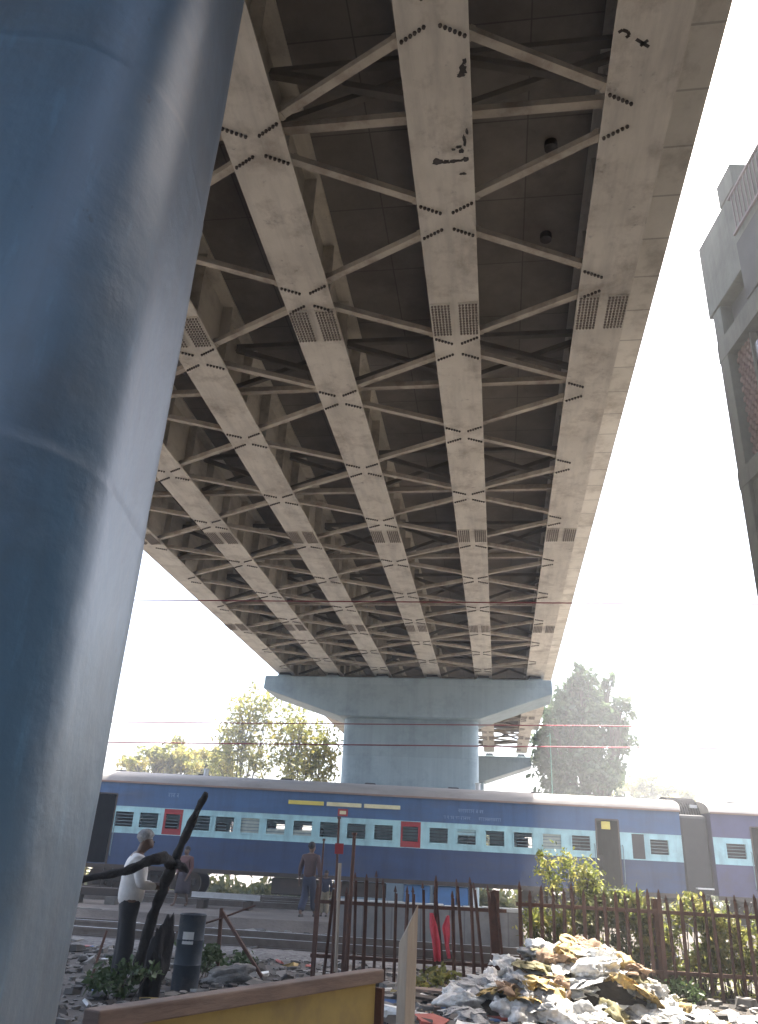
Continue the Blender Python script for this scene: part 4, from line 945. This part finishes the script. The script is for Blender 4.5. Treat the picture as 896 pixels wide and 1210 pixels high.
b0 = at(110, 1136, 11.5); b1 = at(126, 1100, 11.8)
mb = MB(); mb.tube([(b0.x, 11.5, 0), (b1.x, 11.8, b1.z)], .018, 6); tag(mb.build('iron_rod', M['rust']), 'short slanted iron rod between the dark pier and the man', 'rod')
# rails stacked on the path, dark beams at the left
sr = thing('rail_stack', 'stack of polished steel rails lying on timbers behind the people', 'rails', (-3.75, 25.0, .27))
for k in range(3):
    z = .40 - .015 * k; mb = MB(); mb.beam((-1.0, .2 * k, z), (.95, .2 * k, z - .02), .07, .035); mb.beam((-1.0, .2 * k, z - .06), (.95, .2 * k, z - .08), .018, .085); mb.beam((-1.0, .2 * k, z - .115), (.95, .2 * k, z - .135), .13, .022); mb.build('rail', M['railsteel'] if k else M['shiny'], sr)
for x in (-.7, .6):
    mb = MB(); mb.box(x - .09, x + .09, -.2, .7, -.02, .222); mb.build('timber', M['underframe'], sr, bevel=.01)
tm = MB(); 
for k, (x0, y0, x1, y1, Y, lab) in enumerate(((70, 1046, 146, 1050, 24.6, 'upper dark timber beam beside the pier at the left'), (60, 1080, 141, 1089, 20.6, 'lower dark timber beam lying left of the man'))):
    a_, b_ = at(x0, y0, Y), at(x1, y1, Y); tz = thing('timber_beam', lab, 'timber beam', ((a_.x + b_.x) / 2, Y, 0))
    mx = (a_.x + b_.x) / 2; z_ = (a_.z + b_.z) / 2
    mb = MB(); mb.box(a_.x - mx, b_.x - mx, -.14, .14, z_ - .2, z_); mb.build('beam', M['underframe'], tz, bevel=.015)
    for q in (.3, .85):
        x = a_.x + (b_.x - a_.x) * q - mx; mb = MB(); mb.box(x - .15, x + .15, -.2, .2, -.05, z_ - .202); mb.build('block', M['sleeper'], tz, bevel=.015)

# ------------------------------------------------------------------ people
def skin(name, verts, edges, m, parent, sub=2):
    me = bpy.data.meshes.new(name); me.from_pydata([v_[:3] for v_ in verts], edges, [])
    o = bpy.data.objects.new(name, me); COL.objects.link(o)
    sk = o.modifiers.new('s', 'SKIN'); ss = o.modifiers.new('d', 'SUBSURF'); ss.levels = sub; ss.render_levels = sub
    lay = me.skin_vertices[0].data
    for i, v_ in enumerate(verts):
        r = v_[3]; lay[i].radius = r if hasattr(r, '__len__') else (r, r)
    lay[0].use_root = True
    dg = bpy.context.evaluated_depsgraph_get(); dg.update()
    nm = bpy.data.meshes.new_from_object(o.evaluated_get(dg)); bpy.data.objects.remove(o)
    nm.name = name; nm.materials.clear(); nm.materials.append(m); nm.polygons.foreach_set('use_smooth', [True] * len(nm.polygons))
    return link(name, nm, parent)
def person(label, loc, rz, H, arms, legs, bow, mats, skirt=False, shortleg=False, hairm='hair_black'):
    """local: +y is forward, +x is the person's right-hand side; heights for a 1.70 m body, scaled"""
    k = H / 1.70; t = thing('person', label, 'person', loc, rz); t.scale = (k, k, k)
    hb = bow                                           # head pushed forward / bowed
    V = [(0, 0, .94, .135), (0, 0, 1.08, .125), (0, .01, 1.26, .145), (0, .0, 1.40, .10), (0, .015 + hb * .15, 1.47, .052), (0, .03 + hb * .5, 1.545, .07), (0, .035 + hb * .75, 1.605, .088), (0, .015 + hb, 1.655, .072)]
    Ed = [(i, i + 1) for i in range(7)]
    V.append((0, .115 + hb * .85, 1.565 - hb * .25, .018)); Ed.append((6, 8))      # nose
    for s_ in (-1, 1):
        V.append((s_ * .088, .03 + hb * .7, 1.59, .014)); Ed.append((6, len(V) - 1))     # ears
    sleeve = {}; leg = {}
    for s_, key in ((1, 'r'), (-1, 'l')):
        sh = (s_ * .185, 0, 1.375); el, wr = arms[key]
        i0 = len(V); V += [(*sh, .062), (*el, .043), (*wr, .029)]; Ed += [(3, i0), (i0, i0 + 1), (i0 + 1, i0 + 2)]
        d = (Vector(wr) - Vector(el)).normalized(); side = d.cross(Vector((s_, 0, .2))).normalized()
        pm = Vector(wr) + d * .075; V.append((*pm, .031)); Ed.append((i0 + 2, i0 + 3))
        for f, (off, ln) in enumerate(((-.027, .082), (-.009, .092), (.010, .086), (.027, .068))):
            a = pm + side * off + d * .02; b_ = a + d * ln * .55; c = b_ + d * ln * .35 + Vector((-s_ * .02, 0, -.01))
            j = len(V); V += [(*a, .0095), (*b_, .0085), (*c, .007)]; Ed += [(i0 + 3, j), (j, j + 1), (j + 1, j + 2)]
        a = Vector(wr) + d * .03 - side * .036; b_ = a + d * .045 - side * .018; j = len(V); V += [(*a, .011), (*b_, .009)]; Ed += [(i0 + 2, j), (j, j + 1)]
        sleeve[key] = (sh, el, wr)
    for s_, key in ((1, 'r'), (-1, 'l')):
        kn, an = legs[key]; hp_ = (s_ * .085, 0, .88)
        i0 = len(V); V += [(*hp_, .088), (*kn, .056), (kn[0] * .5 + an[0] * .5, kn[1] * .5 + an[1] * .5 - .015, kn[2] * .55 + an[2] * .45, .052), (*an, .036), (an[0], an[1] + .09, .035, .036), (an[0] + s_ * .01, an[1] + .17, .026, .026)]
        Ed += [(0, i0)] + [(i0 + q, i0 + q + 1) for q in range(5)]; leg[key] = (hp_, kn, an)
    skin('body', V, Ed, M['skin'], t)
    sv = [(0, 0, .84, .175), (0, 0, 1.06, .168), (0, .01, 1.27, .172), (0, 0, 1.405, .12), (0, .012 + hb * .08, 1.45, .07)]; se = [(0, 1), (1, 2), (2, 3), (3, 4)]
    for key in 'rl':
        sh, el, wr = sleeve[key]; lw = Vector(el).lerp(Vector(wr), .82); i0 = len(sv); sv += [(*sh, .084), (*el, .062), (*lw, .045)]; se += [(3, i0), (i0, i0 + 1), (i0 + 1, i0 + 2)]
    skin('shirt', sv, se, M[mats[0]], t)
    if skirt:
        mb = MB(); rings = []
        for z, rx, ry in ((1.0, .17, .15), (.9, .2, .18), (.7, .215, .2), (.52, .235, .22), (.36, .245, .235)) if bow < .1 else ((1.0, .17, .16), (.9, .2, .2), (.7, .21, .22), (.45, .215, .235), (.2, .215, .245), (.06, .21, .25)):
            rings.append([(rx * math.cos(a) * (1 + .045 * math.sin(7 * a + 2 * z) + .02 * math.sin(13 * a - 5 * z)), ry * math.sin(a) * (1 + .045 * math.sin(7 * a + 2 * z) + .02 * math.sin(13 * a - 5 * z)), z) for a in np.linspace(0, 2 * math.pi, 36, endpoint=False)])
        mb.loft(rings); mb.build('skirt', M[mats[1]], t, smooth=True)
    else:
        tv = [(0, 0, 1.05, .150), (0, 0, .88, .158)]; te = [(0, 1)]
        for key in 'rl':
            hp_, kn, an = leg[key]; e_ = Vector(kn).lerp(Vector(an), .30 if shortleg else .94); i0 = len(tv); tv += [(hp_[0], hp_[1], .76, .098), (*kn, .105), (*e_, .098)]; te += [(1, i0), (i0, i0 + 1), (i0 + 1, i0 + 2)]
        skin('trousers', tv, te, M[mats[1]], t)
        for key in 'rl':
            an = leg[key][2]; mb = MB(); mb.loft([[(an[0] + .043 * q * math.cos(a), an[1] + .075 + .13 * q * math.sin(a), z) for a in np.linspace(0, 2 * math.pi, 16, endpoint=False)] for z, q in ((0, .95), (.02, 1), (.05, .92), (.07, .6))]); mb.build('shoe', M['shoe'], t, smooth=True)
    bm = bmesh.new(); bmesh.ops.create_icosphere(bm, subdivisions=3, radius=1)
    for v_ in bm.verts:
        p = v_.co.copy(); q = 1 + .05 * noise.noise(p * 4)
        if p.y > .15 and p.z < .45: q *= .80
        if p.z < -.35: q *= .85
        v_.co = Vector((p.x * .097 * q, p.y * .112 * q, p.z * .105 * q))
    me = bpy.data.meshes.new('hair'); bm.to_mesh(me); bm.free(); me.materials.append(M[hairm]); me.polygons.foreach_set('use_smooth', [True] * len(me.polygons))
    ho = link('hair', me, t); ho.location = (0, .005 + hb * .82, 1.645); ho.rotation_euler = (-hb * 2.5, 0, 0)
    for s_ in (-1, 1):
        mb = MB(); mb.tube([(s_ * .034, .108 + hb * .8, 1.598), (s_ * .034, .118 + hb * .8, 1.598)], .011, 8); mb.build('eye', M['shoe'], t)
    mb = MB(); mb.tube([(-.025, .105 + hb * .75, 1.53), (0, .112 + hb * .75, 1.528), (.025, .105 + hb * .75, 1.53)], .006, 6); mb.build('mouth', M['maroon'], t)
    return t
AD = dict(r=((.25, -.02, 1.10), (.24, .06, .86)), l=((-.25, -.02, 1.10), (-.24, .06, .86)))
LS = dict(r=((.10, .02, .49), (.11, 0, .075)), l=((-.10, .02, .49), (-.11, 0, .075)))
LWK = dict(r=((.09, .15, .50), (.10, .22, .09)), l=((-.09, .02, .48), (-.10, -.22, .10)))
person('grey-haired man in a white shirt and black trousers looking down at his hands', (-2.92, 11.3, 0), R(-68), 1.80, dict(r=((.27, .05, 1.12), (.10, .30, 1.09)), l=((-.27, .05, 1.12), (-.08, .30, 1.11))), LS, .075, ('shirt', 'trousers'), hairm='hair_grey')
person('woman in a maroon top and dark skirt walking on the path before the train', (-5.15, 25.6, .27), R(160), 1.56, dict(r=((.24, .02, 1.1), (.2, .14, .88)), l=((-.24, .0, 1.1), (-.2, .12, .88))), LWK, .01, ('maroon', 'skirt'), skirt=True)
person('person in a brown jacket and dark trousers standing on the path', (-1.36, 23.6, .27), R(-20), 1.80, dict(r=((.27, -.02, 1.10), (.27, .03, .86)), l=((-.27, -.02, 1.1), (-.29, .03, .86))), LWK, .0, ('brownjacket', 'navy'))
person('child in a dark top and tan trousers beside the person in the brown jacket', (-.93, 24.2, .27), R(170), 1.12, AD, LS, .0, ('navy', 'tan'))

# ------------------------------------------------------------------ air
hz = MB(); hz.box(-140, 140, -45, 175, -1.0, 26)
hm = bpy.data.materials.new('haze_air'); hm.use_nodes = True; hn = hm.node_tree
for n_ in list(hn.nodes):
    if n_.type != 'OUTPUT_MATERIAL': hn.nodes.remove(n_)
pv = hn.nodes.new('ShaderNodeVolumePrincipled'); pv.inputs['Color'].default_value = (0.93, 0.94, 0.95, 1); pv.inputs['Density'].default_value = 0.0029; pv.inputs['Anisotropy'].default_value = 0.3
hn.links.new(pv.outputs[0], [n_ for n_ in hn.nodes if n_.type == 'OUTPUT_MATERIAL'][0].inputs['Volume'])
stuff(hz.build('haze', hm))
